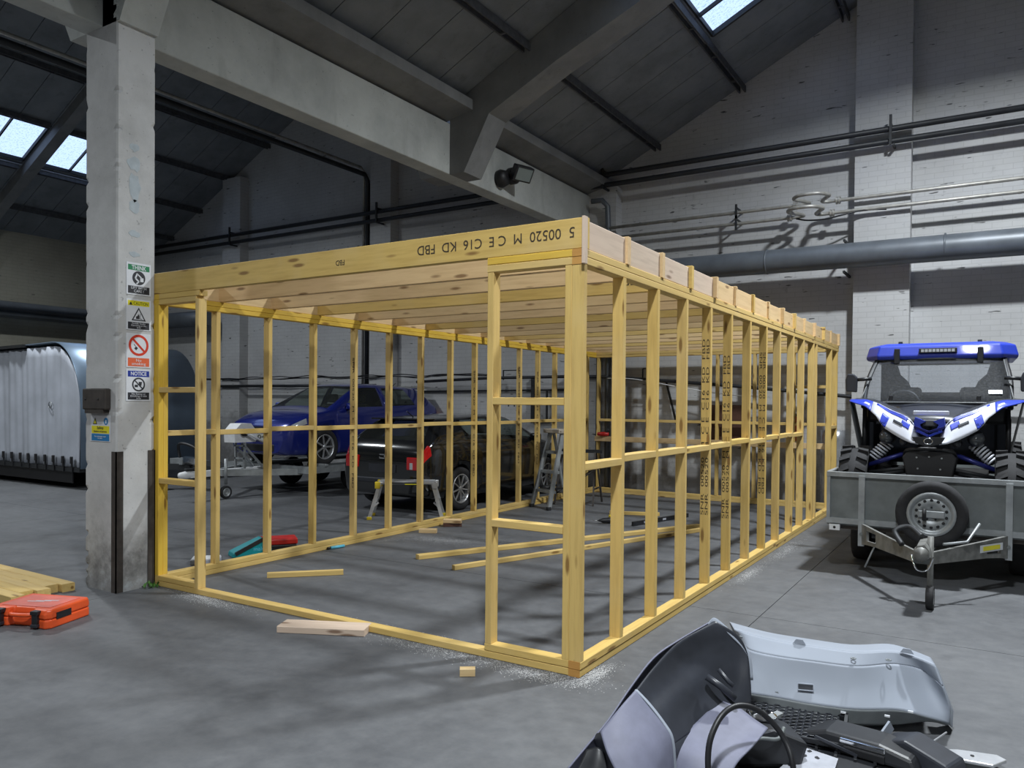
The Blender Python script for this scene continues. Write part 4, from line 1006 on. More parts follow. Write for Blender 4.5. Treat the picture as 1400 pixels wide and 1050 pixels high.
# ------------------------------------------------------------------ side-by-side buggy on the flatbed
ut = empty('buggy', (1.45, 4.25, .468), label='blue and white off-road buggy with windscreen standing on the flatbed trailer', cat='buggy')
def knobby(c, side):
    R_, h = .335, .125
    t = MB().lathe([(.15, -h * .7), (.24, -h * .9), (.29, -h), (R_ - .02, -h * .85), (R_ - .015, 0), (R_ - .02, h * .85), (.29, h), (.24, h * .9), (.15, h * .7)], 'X', n=36, closed=True).build('tyre', 'rubber', ut, c)
    lugs = MB()
    for k in range(18):
        for row, (x0, x1) in enumerate(((-.12, -.03), (.03, .12))):
            a = 2 * PI * (k + .5 * row) / 18; d = .34; q = 2 * PI / 18 * .34
            def P_(r, a_, x): return (x, r * math.cos(a_), r * math.sin(a_))
            a0, a1 = a - q * .5, a + q * .5; sk = .12 * (1 if row else -1)
            vs = [P_(.30, a0, x0), P_(.30, a1, x0), P_(.30, a1 + sk, x1), P_(.30, a0 + sk, x1), P_(.345, a0, x0), P_(.345, a1, x0), P_(.345, a1 + sk, x1), P_(.345, a0 + sk, x1)]
            lugs.add(vs, [(0, 1, 2, 3), (7, 6, 5, 4), (0, 4, 5, 1), (1, 5, 6, 2), (2, 6, 7, 3), (3, 7, 4, 0)])
    lg = lugs.build('tread_lugs', 'rubber', t); lg['kind'] = 'stuff'
    MB().lathe([(0, side * .05), (.09, side * .06), (.13, side * .02), (.155, side * .09), (.165, side * .07)], 'X', n=24).build('rim', 'steel_black', t)
for sx in (-1, 1):
    knobby((sx * .63, .02, .338), sx); knobby((sx * .63, 2.1, .338), sx)
# painted front panels, one set per side
topE = [(-.72, 1.122), (-.56, 1.12), (-.447, 1.085), (-.335, 1.025), (-.22, .98), (-.15, .935), (-.105, .845), (-.082, .765)]
botE = [(-.72, 1.105), (-.56, 1.055), (-.46, .975), (-.39, .865), (-.28, .795), (-.195, .75), (-.14, .73), (-.082, .722)]
def ydep(x): return -.30 + .42 * (abs(x) / .72) ** 1.4
def fpt(e, t, lift=0):
    k = min(int(t), len(e) - 2); f = t - k; x = e[k][0] + (e[k + 1][0] - e[k][0]) * f; z = e[k][1] + (e[k + 1][1] - e[k][1]) * f
    return x, z
def band(name, mat, sx, t0, t1, v0=0.0, v1=1.0, off=0.0, n=10):
    P = []
    for i in range(n + 1):
        t = t0 + (t1 - t0) * i / n; xa, za = fpt(botE, t); xb, zb = fpt(topE, t); row = []
        for j in range(7):
            q = v0 + (v1 - v0) * j / 6; x = xa + (xb - xa) * q; z = za + (zb - za) * q
            y = ydep(x) - .012 * math.sin(PI * q) + .12 * q - off
            row.append((sx * x, y, z))
        P.append(row)
    o = MB().grid(P).build(name, mat, ut); solidify(o, .008, 0 if off else 1); return o
for sx in (-1, 1):
    band('fender_tip', 'blue_plastic', sx, 0, 1.55); band('fender_panel', 'white_plastic', sx, 1.55, 6.99)
    band('blue_graphic', 'blue_plastic', sx, 2.55, 3.15, .05, .62, .010); band('blue_graphic', 'blue_plastic', sx, 1.9, 4.6, .84, 1.0, .008); band('blue_graphic', 'blue_plastic', sx, 4.1, 5.0, .55, .80, .009)
    band('white_graphic', 'white_plastic', sx, .55, 1.35, .45, .70, .009); band('dark_graphic', 'plastic_dark', sx, 3.5, 4.3, .52, .64, .012)
    # hood side behind the panel, up to the windscreen
    P = []
    for i in range(12):
        t = 7 * i / 11; x, z = fpt(topE, t); y = ydep(x) + .10
        P.append([(sx * x, y, z - .005), (sx * (x * .96), y + .18, z + .02), (sx * (x * .9 - .02), .42, 1.08 - .05 * i / 11)])
    solidify(MB().grid(P).build('hood_side', 'plastic_dark', ut), .01)
    # grey inner fender hanging behind the tip
    P = [[(sx * (-.72 + .02 * j), .12 + .10 * i, 1.09 - .10 * j + .03 * math.sin(i)) for i in range(4)] for j in range(6)]
    solidify(MB().grid(P).build('inner_fender', 'plastic_grey', ut), .01)
    # headlight
    MB().lathe([(0, -.10), (.05, -.09), (.068, -.05), (.072, .05), (0, .05)], 'Y', (sx * .36, -.02, .775), 20).build('headlight', 'plastic_dark', ut); MB().lathe([(0, -.106), (.045, -.096), (.05, -.086)], 'Y', (sx * .36, -.02, .775), 20).build('headlight_lens', 'lamp_dark', ut)
    MB().lathe([(0, -.05), (.03, -.05), (.04, .04), (0, .05)], 'Y', (sx * .215, -.12, .735), 14).build('fog_lamp', 'plastic_dark', ut)
    # suspension
    A, B = V((sx * .33, .02, .74)), V((sx * .50, -.02, .56)); MB().tube([A, B], .022, 10).build('damper', 'steel_dark', ut)
    hel = []; nt_ = 7; d = (B - A); u = d.orthogonal().normalized(); w2 = d.normalized().cross(u)
    for k in range(nt_ * 12 + 1):
        a = 2 * PI * k / 12; hel.append(A + d * (.08 + .84 * k / (nt_ * 12)) + (u * math.cos(a) + w2 * math.sin(a)) * .050)
    MB().tube(hel, .0095, 6).build('coil_spring', 'white_plastic', ut)
    MB().tube([(sx * .17, -.05, .64), (sx * .36, -.06, .565), (sx * .57, -.02, .48)], .022, 10).build('suspension_arm', 'navy_tube', ut); MB().tube([(sx * .17, .10, .46), (sx * .57, .04, .38)], .022, 10).build('suspension_arm', 'steel_dark', ut)
    MB().tube([(sx * .17, -.12, .50), (sx * .57, .0, .42)], .018, 10).build('suspension_arm', 'steel_dark', ut)
    # cage tubes
    MB().tube(catmull([(sx * .62, .34, 1.05), (sx * .62, .60, 1.30), (sx * .57, .95, 1.545), (sx * .55, 1.3, 1.56), (sx * .55, 1.85, 1.55), (sx * .60, 2.05, 1.1), (sx * .60, 2.1, .6)], 6), .024, 10).build('roll_cage', 'steel_black', ut)
    MB().tube([(sx * .60, .3, 1.05), (sx * .62, .4, .35), (sx * .62, 1.7, .30)], .022, 10).build('side_tube', 'steel_black', ut)
    # door panel, seats
    MB().box((sx * .60, .45, .45), (sx * .63, 1.6, .95)).build('door', 'plastic_black', ut)
    st = rbox('seat', (sx * .30 - .21, 1.30, .45), (sx * .30 + .21, 1.46, 1.12), 'seat_cloth', ut, .05); rbox('headrest', (sx * .34 - .16, 1.34, 1.08), (sx * .34 + .16, 1.46, 1.27), 'seat_cloth', st, .04)
    # mirror
    MB().tube([(sx * .57, .52, 1.34), (sx * .70, .50, 1.33)], .018, 8).build('mirror_arm', 'plastic_black', ut)
    m_ = MB().prism([(-.055, -.10), (.05, -.11), (.055, .04), (.02, .08), (-.04, .08), (-.06, .02)], (0, .05), lambda a, b_, t: (sx * .755 + a, .48 + t, 1.31 + b_)).build('mirror', 'plastic_dark', ut); bevel(m_, .012, 2)
    # corner gusset of the rear cage
    MB().prism([(.62, 1.56), (.46, 1.56), (.42, 1.42), (.34, 1.34), (.30, 1.24), (.62, 1.18)], (1.72, 1.75), lambda a, b_, t: (sx * a, t, b_)).build('rear_screen', 'seat_cloth', ut)
    # clamps
    rbox('screen_clamp', (sx * .37 - .026, .79, 1.50), (sx * .37 + .026, .84, 1.655), 'plastic_black', ut, .006); rbox('screen_clamp', (sx * .37 - .018, .30, 1.11), (sx * .37 + .018, .35, 1.17), 'plastic_black', ut, .006)
    rbox('roof_bolt', (sx * .36 - .02, 1.02, 1.71), (sx * .36 + .02, 1.06, 1.745), 'plastic_black', ut, .006)
MB().prism([(-.62, 1.22), (.62, 1.22), (.62, .5), (-.62, .5)], (1.70, 1.74), lambda a, b_, t: (a, t, b_)).build('rear_panel', 'seat_cloth', ut)
MB().tube([(-.55, 1.85, 1.55), (.55, 1.85, 1.55)], .022, 10).build('cross_tube', 'steel_black', ut); MB().tube([(-.56, .95, 1.545), (.56, .95, 1.545)], .022, 10).build('cross_tube', 'steel_black', ut)
rbox('dashboard', (-.60, .42, .90), (.60, .62, 1.08), 'plastic_black', ut, .03); MB().tube([(-.30 + .15 * math.cos(a), .72 + .05 * math.sin(a), 1.08 + .14 * math.sin(a)) for a in [2 * PI * k / 20 for k in range(20)]], .014, 8, closed=True).build('steering_wheel', 'plastic_black', ut)
# windscreen: tinted sheet with pale worn border
scr = [[(x * (.65 - .09 * j / 4), .30 + .60 * j / 4 - .05 * (1 - x * x), 1.10 + .455 * j / 4) for x in [-1 + k / 6 for k in range(13)]] for j in range(5)]
solidify(MB().grid(scr).build('windscreen', 'screen_film', ut), .006)
edge = [scr[0][k] for k in range(13)]; MB().tube(edge, .008, 6).build('screen_trim', 'plastic_grey', ut); MB().tube([scr[4][k] for k in range(13)], .016, 8).build('screen_trim', 'galv_dark', ut)
for k in (0, 12): MB().tube([scr[j][k] for j in range(5)], .007, 6).build('screen_trim', 'plastic_grey', ut)
fl_ = MB().box((-.055, 0, -.03), (.055, .002, .03)).build('paper_sticker', 'sign_white', ut, (.50, .40, 1.205)); fl_.rotation_euler = (-.92, 0, .06)
# cowl between the fenders: dark hood, blue scoops, white strip, emblem
solidify(MB().grid([[(x * (.34 - .10 * j / 5), .40 - .52 * j / 5, 1.07 - .16 * (j / 5) ** 1.6 + .03 * (1 - x * x)) for x in [-1 + k / 5 for k in range(11)]] for j in range(6)]).build('hood', 'plastic_dark', ut), .01)
rbox('white_strip', (-.14, -.13, .985), (.15, -.10, 1.025), 'white_plastic', ut, .008)
for sx in (-1, 1):
    MB().prism([(.03, .93), (.115, .965), (.125, .90), (.09, .845), (.05, .85), (.075, .90)], (-.24, -.12), lambda a, b_, t: (sx * a, t, b_)).build('hood_scoop', 'blue_plastic', ut)
    for k, z in enumerate((.855, .82)): MB().bar((sx * .0, -.29 - .0 * k, z - .02), (sx * (.12 - .02 * k), -.24, z + .025), .016, .018).build('grille_bar', 'blue_plastic' if k else 'navy_tube', ut)
    text('fender_lettering', 'RW', .034, 'sign_black', ut, frame_mat((sx * .93 * sx, -.30 * -sx * -1, -.22 * sx * sx * (1 if sx < 0 else -1)), (.2 * sx * sx * (1 if sx < 0 else -1), -.1, .95), (0, -1, 0), (sx * .40, ydep(.40) - .075, .905)), .075)['kind'] = 'stuff'
rbox('hood_plate', (-.06, -.20, .885), (.06, -.16, .945), 'plastic_grey', ut, .01)
MB().prism([(-.13, .79), (.13, .79), (.10, .735), (0, .705), (-.10, .735)], (-.33, -.27), lambda a, b_, t: (a, t, b_)).build('nose', 'plastic_black', ut)
MB().tube([(.034 * math.cos(a), -.335, .755 + .026 * math.sin(a)) for a in [2 * PI * k / 18 for k in range(18)]], .005, 6, closed=True).build('emblem_ring', 'chrome', ut)
# front chassis and skid
bevel(MB().prism([(-.17, .665), (.17, .665), (.22, .60), (.17, .36), (-.17, .36), (-.22, .60)], (-.20, .25), lambda a, b_, t: (a, t, b_)).build('chassis_front', 'steel_black', ut), .012, 2)
MB().tube(catmull([(-.21, -.10, .60), (-.15, -.22, .675), (.15, -.22, .675), (.21, -.10, .60)], 5), .016, 8).build('bumper_tube', 'steel_black', ut)
for x, z in ((-.10, .60), (.0, .61), (.10, .60), (.09, .50), (-.09, .50)): MB().cyl((x, -.205, z), (x, -.212, z), .008, 8).build('bolt', 'galv', ut)
MB().box((-.45, .1, .26), (.45, 2.2, .36)).build('floor_pan', 'steel_black', ut)
MB().cyl((-.63, .02, .338), (.63, .02, .338), .02, 8).build('axle', 'steel_black', ut); MB().cyl((-.63, 2.1, .338), (.63, 2.1, .338), .025, 8).build('axle', 'steel_black', ut)
# blue roof with bevelled corners and a light bar
rf = []
for (sc, z, yo) in ((1.0, 1.545, 0), (1.02, 1.58, -.01), (.98, 1.685, .03), (.86, 1.715, .12)):
    o = [(-.68, 1.06), (-.55, .84), (.55, .84), (.68, 1.06), (.66, 2.0), (-.66, 2.0)]
    rf.append([(x * sc, 1.45 + (y - 1.45) * sc, z) for x, y in o])
mb = MB().grid(rf, False, wrap=True); mb.f.append(list(range(6))); mb.sm.append(False); mb.f.append([18 + i for i in range(6)]); mb.sm.append(False)
bevel(mb.build('roof', 'blue_plastic', ut), .012, 2)
lb = rbox('light_bar', (-.17, .805, 1.605), (.17, .86, 1.655), 'plastic_black', ut, .006)
for k in range(9): MB().cbox((-.136 + .034 * k, .803, 1.63), (.027, .004, .028)).build('led', 'lens_clear', lb)

# ------------------------------------------------------------------ step platform and stepladder
sp_ = empty('step_platform', (-4.62, 4.08, 0), math.atan2(.40, .58), label='low aluminium step platform behind the black car', cat='platform')
rbox('tread', (-.37, -.15, .455), (.37, .15, .49), 'alu', sp_, .01)
for k in range(6): MB().box((-.36, -.125 + .05 * k - .008, .49), (.36, -.125 + .05 * k + .008, .494)).build('tread_rib', 'alu', sp_)
MB().box((-.20, -.153, .462), (.16, -.150, .484)).build('warning_label', 'plastic_dark', sp_); MB().box((-.02, -.1535, .452), (.16, -.1505, .463)).build('warning_label', 'sign_yellow', sp_)
for sx in (-1, 1):
    for sy in (-1, 1):
        MB().bar((sx * .345, sy * .135, .46), (sx * .47, sy * .19, .02), .045, .03, up=(0, 1, 0)).build('leg', 'alu', sp_); rbox('foot', (sx * .47 - .03, sy * .19 - .025, 0), (sx * .47 + .03, sy * .19 + .025, .04), 'yellow_plastic', sp_, .006)
        rbox('corner_cap', (sx * .37 - .035, sy * .14 - .03, .40), (sx * .37 + .035, sy * .14 + .03, .488), 'yellow_plastic' if sx < 0 else 'alu', sp_, .008)
    MB().bar((sx * .405, -.15, .24), (sx * .405, .15, .24), .06, .025).build('rung', 'alu', sp_); MB().bar((sx * .36, -.14, .22), (sx * .43, -.17, .16), .02, .02).build('brace', 'alu', sp_)
sl = empty('stepladder', (-3.62, 5.86, 0), math.atan2(-.19, .39), label='paint-splashed grey stepladder standing inside the timber frame', cat='stepladder')
wfront = lambda t: .22 - .07 * t
for sx in (-1, 1):
    MB().bar((sx * .22, 0, .0), (sx * .15, .28, 1.10), .035, .06, up=(0, 1, 0)).build('stile', 'galv', sl)
    MB().bar((sx * .21, .62, .0), (sx * .15, .34, 1.08), .03, .035, up=(0, 1, 0)).build('rear_leg', 'galv', sl)
    rbox('foot', (sx * .22 - .03, -.03, 0), (sx * .22 + .03, .03, .05), 'rubber', sl, .008)
    MB().bar((sx * .205, .06, .30), (sx * .19, .50, .30), .01, .025).build('spreader', 'steel_dark', sl)
for z in (.25, .53, .81): t = z / 1.1; MB().cbox((0, .28 * t + .03, z), (2 * wfront(t), .09, .04)).build('tread', 'galv', sl)
rbox('top_cap', (-.20, .18, 1.09), (.20, .46, 1.15), 'wood_grey', sl, .012); MB().bar((-.19, .58, .14), (.19, .58, .14), .02, .03).build('rear_rail', 'galv', sl)
# folding trestle against the frame's back corner
tr_ = empty('trestle', (-3.45, 6.75, 0), .2, label='thin dark folding trestle standing in the back corner of the frame', cat='trestle')
for sx in (-1, 1):
    for sy in (-1, 1): MB().bar((sx * .30, sy * .28, 0), (sx * .26, sy * .03, .78), .025, .025).build('leg', 'steel_brown', tr_)
    MB().bar((sx * .285, -.20, .24), (sx * .285, .20, .24), .02, .02).build('brace', 'steel_brown', tr_)
MB().bar((-.36, 0, .80), (.36, 0, .80), .06, .05).build('top_rail', 'steel_dark', tr_)
for sy in (-1, 1): MB().bar((-.29, sy * .22, .16), (.28, sy * .12, .55), .018, .018).build('brace', 'steel_brown', tr_)

# ------------------------------------------------------------------ loose timber on the floor
def loose(name, a, b_, w_, h, mat, label, z=0.0, group=None):
    a, b_ = V(a), V(b_); o = timber(name, (a.x, a.y, z + h / 2), (b_.x, b_.y, z + h / 2), w_, h, mat); return tag(o, label, 'timber', group)
loose('timber_offcut', (-3.38, .70), (-2.93, 1.16), .047, .045, 'wood_yellow', 'short yellow timber offcut lying on the floor inside the frame near the marker pen')
pk = px_z(383, 866, 0); 
loose('plank_offcut', (-2.10, -.27), (-1.56, -.02), .17, .045, 'wood_bleached', 'wide pale plank offcut lying across the bottom plate of the door opening')
o = loose('timber_block', (-.585, -.335), (-.515, -.285), .047, .045, 'wood_pale', 'tiny timber block on the floor in front of the door opening')
loose('long_timber', (-2.81, 2.05), (-1.15, 5.52), .075, .045, 'wood_yellow', 'long yellow timber on the floor, farther of the two, its end by the spirit level')
loose('long_timber', (-2.23, 1.85), (-1.03, 5.26), .047, .045, 'wood_yellow', 'long yellow timber on the floor, the one nearer the right-hand studs')
loose('timber_offcut', (-3.76, 3.27), (-3.58, 3.36), .09, .045, 'wood_pale', 'short square timber offcut on the floor by the left wall plate')
loose('timber_offcut', (-3.80, 3.78), (-3.62, 3.92), .09, .045, 'wood_brown', 'dark offcut under a pale one by the left wall plate')
loose('timber_offcut', (-3.80, 3.79), (-3.61, 3.90), .10, .045, 'wood_pale', 'pale offcut stacked on a dark one by the left wall plate', .0455)
loose('timber_offcut', (-2.56, 5.95), (-1.92, 6.18), .047, .045, 'wood_yellow', 'yellow timber offcut on the floor behind the cordless drill')
# yellow planks stacked by the column
random.seed(8)
ends = [-4.30, -4.36, -4.27, -4.33, -4.24]
for k in range(5):
    y = -.50 - .105 * k
    loose('yellow_plank', (-6.2, y + .02), (ends[k] + .04 * k * .2, y), .10, .065, 'wood_yellow', 'yellow plank in the row lying behind the orange case', 0.0, 'yellow planks laid side by side')

# ------------------------------------------------------------------ orange tool case
oc = empty('tool_case', (-3.36, -1.14, 0), math.atan2(-.13, -.35) + PI, label='orange plastic tool case with black latches lying on the floor', cat='tool case')
# local: x to the right along the front edge (origin at the front right corner), y to the back
Wc, Dc = .50, .40
def shell(z0, z1, ins, mat, name):
    pts = [(-Wc, .02), (-.34, .02), (-.32, .055), (-.16, .055), (-.14, .02), (-.03, .0), (0, .03), (0, Dc - .03), (-.03, Dc), (-Wc, Dc)]
    mb = MB(); mb.grid([[(x, y, z0) for x, y in pts], [(x, y, (z0 + z1) / 2) for x, y in pts], [(x * (1 - ins), .20 + (y - .20) * (1 - 2 * ins), z1) for x, y in pts]], False, wrap=True)
    n = len(pts); mb.f.append(list(range(n))); mb.sm.append(False); mb.f.append([2 * n + i for i in range(n)]); mb.sm.append(False)
    return bevel(mb.build(name, mat, oc), .012, 3)
shell(.0, .062, .0, 'orange_plastic', 'base_shell'); shell(.064, .128, .03, 'orange_plastic', 'lid')
MB().box((-.43, .07, .1285), (-.05, .34, .131)).build('lid_panel', 'orange_print', oc)
for k in range(3): MB().add([(-.33 + .05 * k, .17 + .02 * k, .1318), (-.21 + .04 * k, .19 + .02 * k, .1318), (-.21 + .04 * k, .205 + .02 * k, .1318), (-.33 + .05 * k, .185 + .02 * k, .1318)], [(0, 1, 2, 3)]).build('lid_mark', 'sign_white', oc)
hdl = MB().tube(catmull([(-.325, .04, .085), (-.30, .012, .085), (-.24, .006, .085), (-.18, .012, .085), (-.155, .04, .085)], 5), .014, 8).build('handle', 'orange_plastic', oc)
for x in (-.385, -.10):
    l_ = rbox('latch', (x - .022, -.012, .025), (x + .022, .022, .115), 'plastic_black', oc, .006); rbox('latch_hook', (x - .03, -.016, .095), (x + .03, .03, .122), 'plastic_black', l_, .005); rbox('latch_foot', (x - .026, -.018, .012), (x + .026, .02, .035), 'plastic_dark', l_, .005)
sb = MB().box((0, .07, .055), (.0035, .20, .10)).build('name_badge', 'plastic_black', oc)
# teal bag, red box, grey tray outside the left wall
tb_ = empty('tool_bag', (-4.30, 1.28, 0), 1.15, label='teal tool bag with a black strap outside the left wall of the frame', cat='bag')
bevel(MB().prism([(-.20, 0), (.20, 0), (.17, .13), (.10, .17), (-.19, .05)], (-.09, .09), lambda a, b_, t: (a, t, b_)).build('bag_body', 'teal_plastic', tb_), .015, 2)
MB().bar((-.17, -.094, .04), (.10, -.094, .165), .012, .035).build('strap', 'plastic_black', tb_); text('bag_lettering', 'makita', .055, 'cyan_plastic', tb_, frame_mat(*FACE_NY, (.08, -.0925, .07)), .15)['kind'] = 'stuff'
rb = empty('toolbox', (-4.36, 1.66, 0), .95, label='flat red plastic box beside the teal tool bag', cat='box')
rbox('box_base', (-.19, -.12, 0), (.19, .12, .055), 'steel_black', rb, .01); rbox('box_lid', (-.20, -.125, .057), (.20, .125, .115), 'red_plastic', rb, .012)
gt = empty('tray', (-4.34, .80, 0), .8, label='pale grey shallow tray outside the left wall beside the teal bag', cat='tray')
rbox('tray_body', (-.13, -.10, 0), (.13, .10, .05), 'card', gt, .008); MB().box((-.12, -.09, .05), (.12, .09, .053)).build('tray_lid', 'white_paint', gt)
mk = empty('marker_pen', (-3.845, 2.02, .016), math.atan2(.17, .03), label='light blue marker pen on the floor against the left wall plate', cat='pen')
MB().cyl((-.09, 0, 0), (.08, 0, 0), .016, 12).build('barrel', 'cyan_plastic', mk); MB().cyl((-.125, 0, 0), (-.088, 0, 0), .013, 12).build('cap', 'plastic_black', mk)
# cordless drill, spirit level, red tool
dr = empty('cordless_drill', (-2.19, 5.2, 0), .75, label='black and yellow cordless drill lying on the floor inside the frame', cat='drill')
MB().lathe([(0, -.17), (.012, -.17), (.018, -.14), (.03, -.12), (.034, -.05), (.038, -.045), (.038, .07), (.03, .08), (0, .08)], 'X', (0, 0, .04), 16).build('drill_body', 'plastic_black', dr)
bevel(MB().bar((.03, .0, .042), (.06, .13, .040), .045, .04).build('grip', 'yellow_plastic', dr), .01); rbox('battery', (.02, .12, .0), (.12, .19, .085), 'yellow_plastic', dr, .012); MB().cyl((-.24, 0, .04), (-.165, 0, .04), .005, 8).build('drill_bit', 'chrome', dr)
lv = empty('spirit_level', (-1.72, 5.72, 0), math.atan2(1.12, .30), label='long black spirit level on the floor beside the long timbers', cat='spirit level')
MB().box((-.60, -.014, 0), (.60, .014, .055)).build('level_body', 'plastic_black', lv)
for x in (-.35, .05, .42): MB().box((x - .035, -.0155, .018), (x + .035, .0155, .042)).build('vial_window', 'card', lv)
rtl = empty('power_tool', (-3.70, 8.17, .968), .2, label='red power tool lying on the pale rail at the back of the frame', cat='tool')
MB().lathe([(0, -.12), (.03, -.11), (.038, 0), (.03, .08), (0, .09)], 'X', (0, 0, .038), 14).build('tool_body', 'red_plastic', rtl); bevel(MB().bar((.02, 0, .03), (.09, .0, .12), .035, .04).build('grip', 'steel_black', rtl), .008)
# things against the back wall, behind the frame
bc = empty('wall_cabinet', (-1.70, 8.50, .94), label='dark brown wall cabinet on the back wall behind the frame', cat='cabinet')
rbox('cabinet_body', (-.31, -.12, 0), (.31, .14, .58), 'brown_cabinet', bc, .008)
for sx in (-1, 1): rbox('cabinet_door', (sx * .005, -.132, .01), (sx * .30, -.12, .57), 'brown_cabinet', bc, .004)
fx = empty('fire_extinguisher', (-.62, 8.50, .98), label='red fire extinguisher hung on the back wall behind the right-hand studs', cat='extinguisher')
MB().lathe([(0, 0), (.06, 0), (.07, .02), (.07, .30), (.05, .36), (.02, .38), (0, .38)], 'Z', n=18).build('cylinder', 'red_plastic', fx); MB().cbox((0, -.02, .40), (.03, .09, .04)).build('valve', 'steel_black', fx); MB().tube(catmull([(.0, -.05, .39), (.07, -.07, .30), (.075, -.05, .12)], 5), .009, 6).build('hose', 'cable_black', fx)
fo = empty('foil_roll', (-.10, 8.50, 0), label='crumpled silver foil insulation roll standing behind the frame corner', cat='insulation roll')
P = []; random.seed(21)
for i in range(10):
    P.append([((.16 + random.uniform(-.02, .02)) * math.cos(2 * PI * k / 20), (.11 + random.uniform(-.01, .01)) * math.sin(2 * PI * k / 20), 1.16 * i / 9) for k in range(20)])
mb = MB().grid(P, True, wrap=True); mb.f.append([180 + i for i in range(20)]); mb.sm.append(False); mb.build('foil_sheet', 'foil', fo); MB().lathe([(.04, 1.165), (.05, 1.165), (.05, 1.18), (.04, 1.18)], 'Z', n=14, closed=True).build('core_tube', 'wood_brown', fo)
# weeds by the column
wd = empty('weed', (-3.92, -.04, 0), label='small green weed growing at the foot of the column', cat='weed'); random.seed(2)
for k in range(26):
    a = random.uniform(0, 2 * PI); r = random.uniform(.01, .11); b0 = V((r * math.cos(a) * .5 + .04, r * math.sin(a), 0)); tip = b0 + V((random.uniform(-.03, .04), random.uniform(-.04, .04), random.uniform(.015, .06))); sd = V((-(tip - b0).y, (tip - b0).x, 0)).normalized() * .012
    mid = (b0 + tip) / 2 + V((0, 0, .01)); MB().add([b0, mid + sd, tip, mid - sd], [(0, 1, 2, 3)]).build('leaf', 'leaf', wd)
# sawdust and chalky swept dust
def dust(name, spots, n, label, mat):
    mb = MB(); random.seed(len(spots) + n)
    for i in range(n):
        (x, y, sx_, sy_, ang) = random.choice(spots); a, b_ = random.gauss(0, sx_), random.gauss(0, sy_)
        p = V((x + a * math.cos(ang) - b_ * math.sin(ang), y + a * math.sin(ang) + b_ * math.cos(ang), .0006)); s_ = random.uniform(.002, .005); r = random.uniform(0, 6)
        mb.add([p + V((s_ * math.cos(r + q), s_ * math.sin(r + q), .0008 if q else .0)) for q in (0, 2.1, 4.2)], [(0, 1, 2)])
    return tag(mb.build(name, mat), label, 'dust', kind='stuff')
dust('sawdust', [(-3.25, .02, .22, .05, 0), (-3.1, -.09, .2, .04, 0), (-.9, -.05, .35, .05, 0), (-2.0, .13, .5, .03, 0), (-1.35, .12, .3, .03, 0), (-.2, -.09, .16, .05, 0), (.05, .1, .03, .10, 0), (-3.25, 3.0, .40, .14, .3), (-3.25, 3.0, .2, .06, .3), (.10, 4.6, .04, .35, 0), (.08, 3.2, .03, .2, 0), (-3.25, .0, .12, .04, 0), (-1.7, .12, .55, .02, 0)], 15000, 'pale sawdust scattered along the bottom plates', 'sawdust')

# ------------------------------------------------------------------ car bumpers and loose parts in the foreground
def sheet_px(name, mat, rows, parent, thick=.006, n=6, base=None):
    """a curved panel; rows of (pixel x, pixel y, height) lofted smoothly"""
    R3 = [[(px_z(x, y, z)) for x, y, z in r] for r in rows]
    cols = [catmull(r, n) for r in R3]
    P = [catmull([c[i] for c in cols], n) for i in range(len(cols[0]))]
    off = base if base is not None else V((0, 0, 0))
    o = MB().grid([[q - off for q in r] for r in P]).build(name, mat, parent)
    if thick: solidify(o, thick, 0)
    return o
# pale bumper cover lying with its hollow side to the hall
o0 = V((1.35, .35, 0))
pb = empty('bumper_cover', o0, label='pale blue-white car bumper cover lying hollow side up behind the dark bumper', cat='bumper')
topf = [(1004, 861, .34), (1024, 867, .34), (1060, 876, .34), (1110, 884, .34), (1170, 892, .34), (1220, 891, .34), (1252, 899, .33), (1279, 910, .32)]
crease = [(1012, 872, .29), (1024, 888, .29), (1060, 897, .29), (1110, 904, .29), (1170, 911, .29), (1222, 908, .29), (1262, 916, .27), (1289, 938, .24)]
mid = [(1022, 915, .20), (1026, 920, .20), (1060, 926, .20), (1110, 933, .20), (1170, 941, .20), (1225, 940, .20), (1270, 946, .18), (1299, 966, .15)]
low = [(1026, 947, .12), (1030, 949, .12), (1063, 954, .12), (1112, 963, .12), (1170, 970, .12), (1228, 971, .12), (1272, 982, .09), (1298, 990, .06)]
sheet_px('flange', 'bumper_white', [topf, crease], pb, .005, 6, o0)
sheet_px('inner_face', 'bumper_white', [crease, mid, low], pb, .005, 6, o0)
lip = [(1026, 965, .04), (1032, 968, .04), (1066, 976, .04), (1115, 985, .04), (1172, 991, .04), (1226, 990, .04), (1268, 986, .05), (1294, 991, .04)]
sheet_px('lower_lip', 'bumper_edge', [low, lip], pb, .005, 6, o0)
back = [(p[0] - 6, p[1] - 8, p[2] - .16) for p in topf]; floor_ = [(p[0], p[1] - 6, 0.004) for p in mid]
sheet_px('outer_face', 'bumper_white', [topf, back, floor_], pb, .005, 5, o0)
hole = [px_z(1091, 934, .19), px_z(1112, 936, .192), px_z(1112, 945, .168), px_z(1091, 943, .165)]
c_ = sum(hole, V()) / 4; toc = (CAM_POS - c_).normalized() * .012
MB().add([h - o0 + toc for h in hole], [(0, 1, 2, 3)]).build('slot', 'seat_cloth', pb)
MB().tube([h - o0 + toc for h in hole], .004, 6, closed=True).build('slot_rim', 'bumper_white', pb)
for x, y, z in ((1015, 871, .315), (1057, 882, .315), (1167, 901, .32), (1215, 903, .315)):
    p = px_z(x, y, z) - o0; MB().lathe([(.007, 0), (.013, 0), (.013, .004), (.007, .004)], 'Z', p + V((-.0, -.01, .004)), 12, closed=True).build('fixing_hole', 'bumper_edge', pb)
for x, y, z in ((1153, 974, .10), (1213, 979, .10), (1245, 973, .12)):
    p = px_z(x, y, z) - o0 + (CAM_POS - px_z(x, y, z)).normalized() * .01; MB().cbox(p, (.022, .008, .008)).build('clip', 'sign_white', pb)
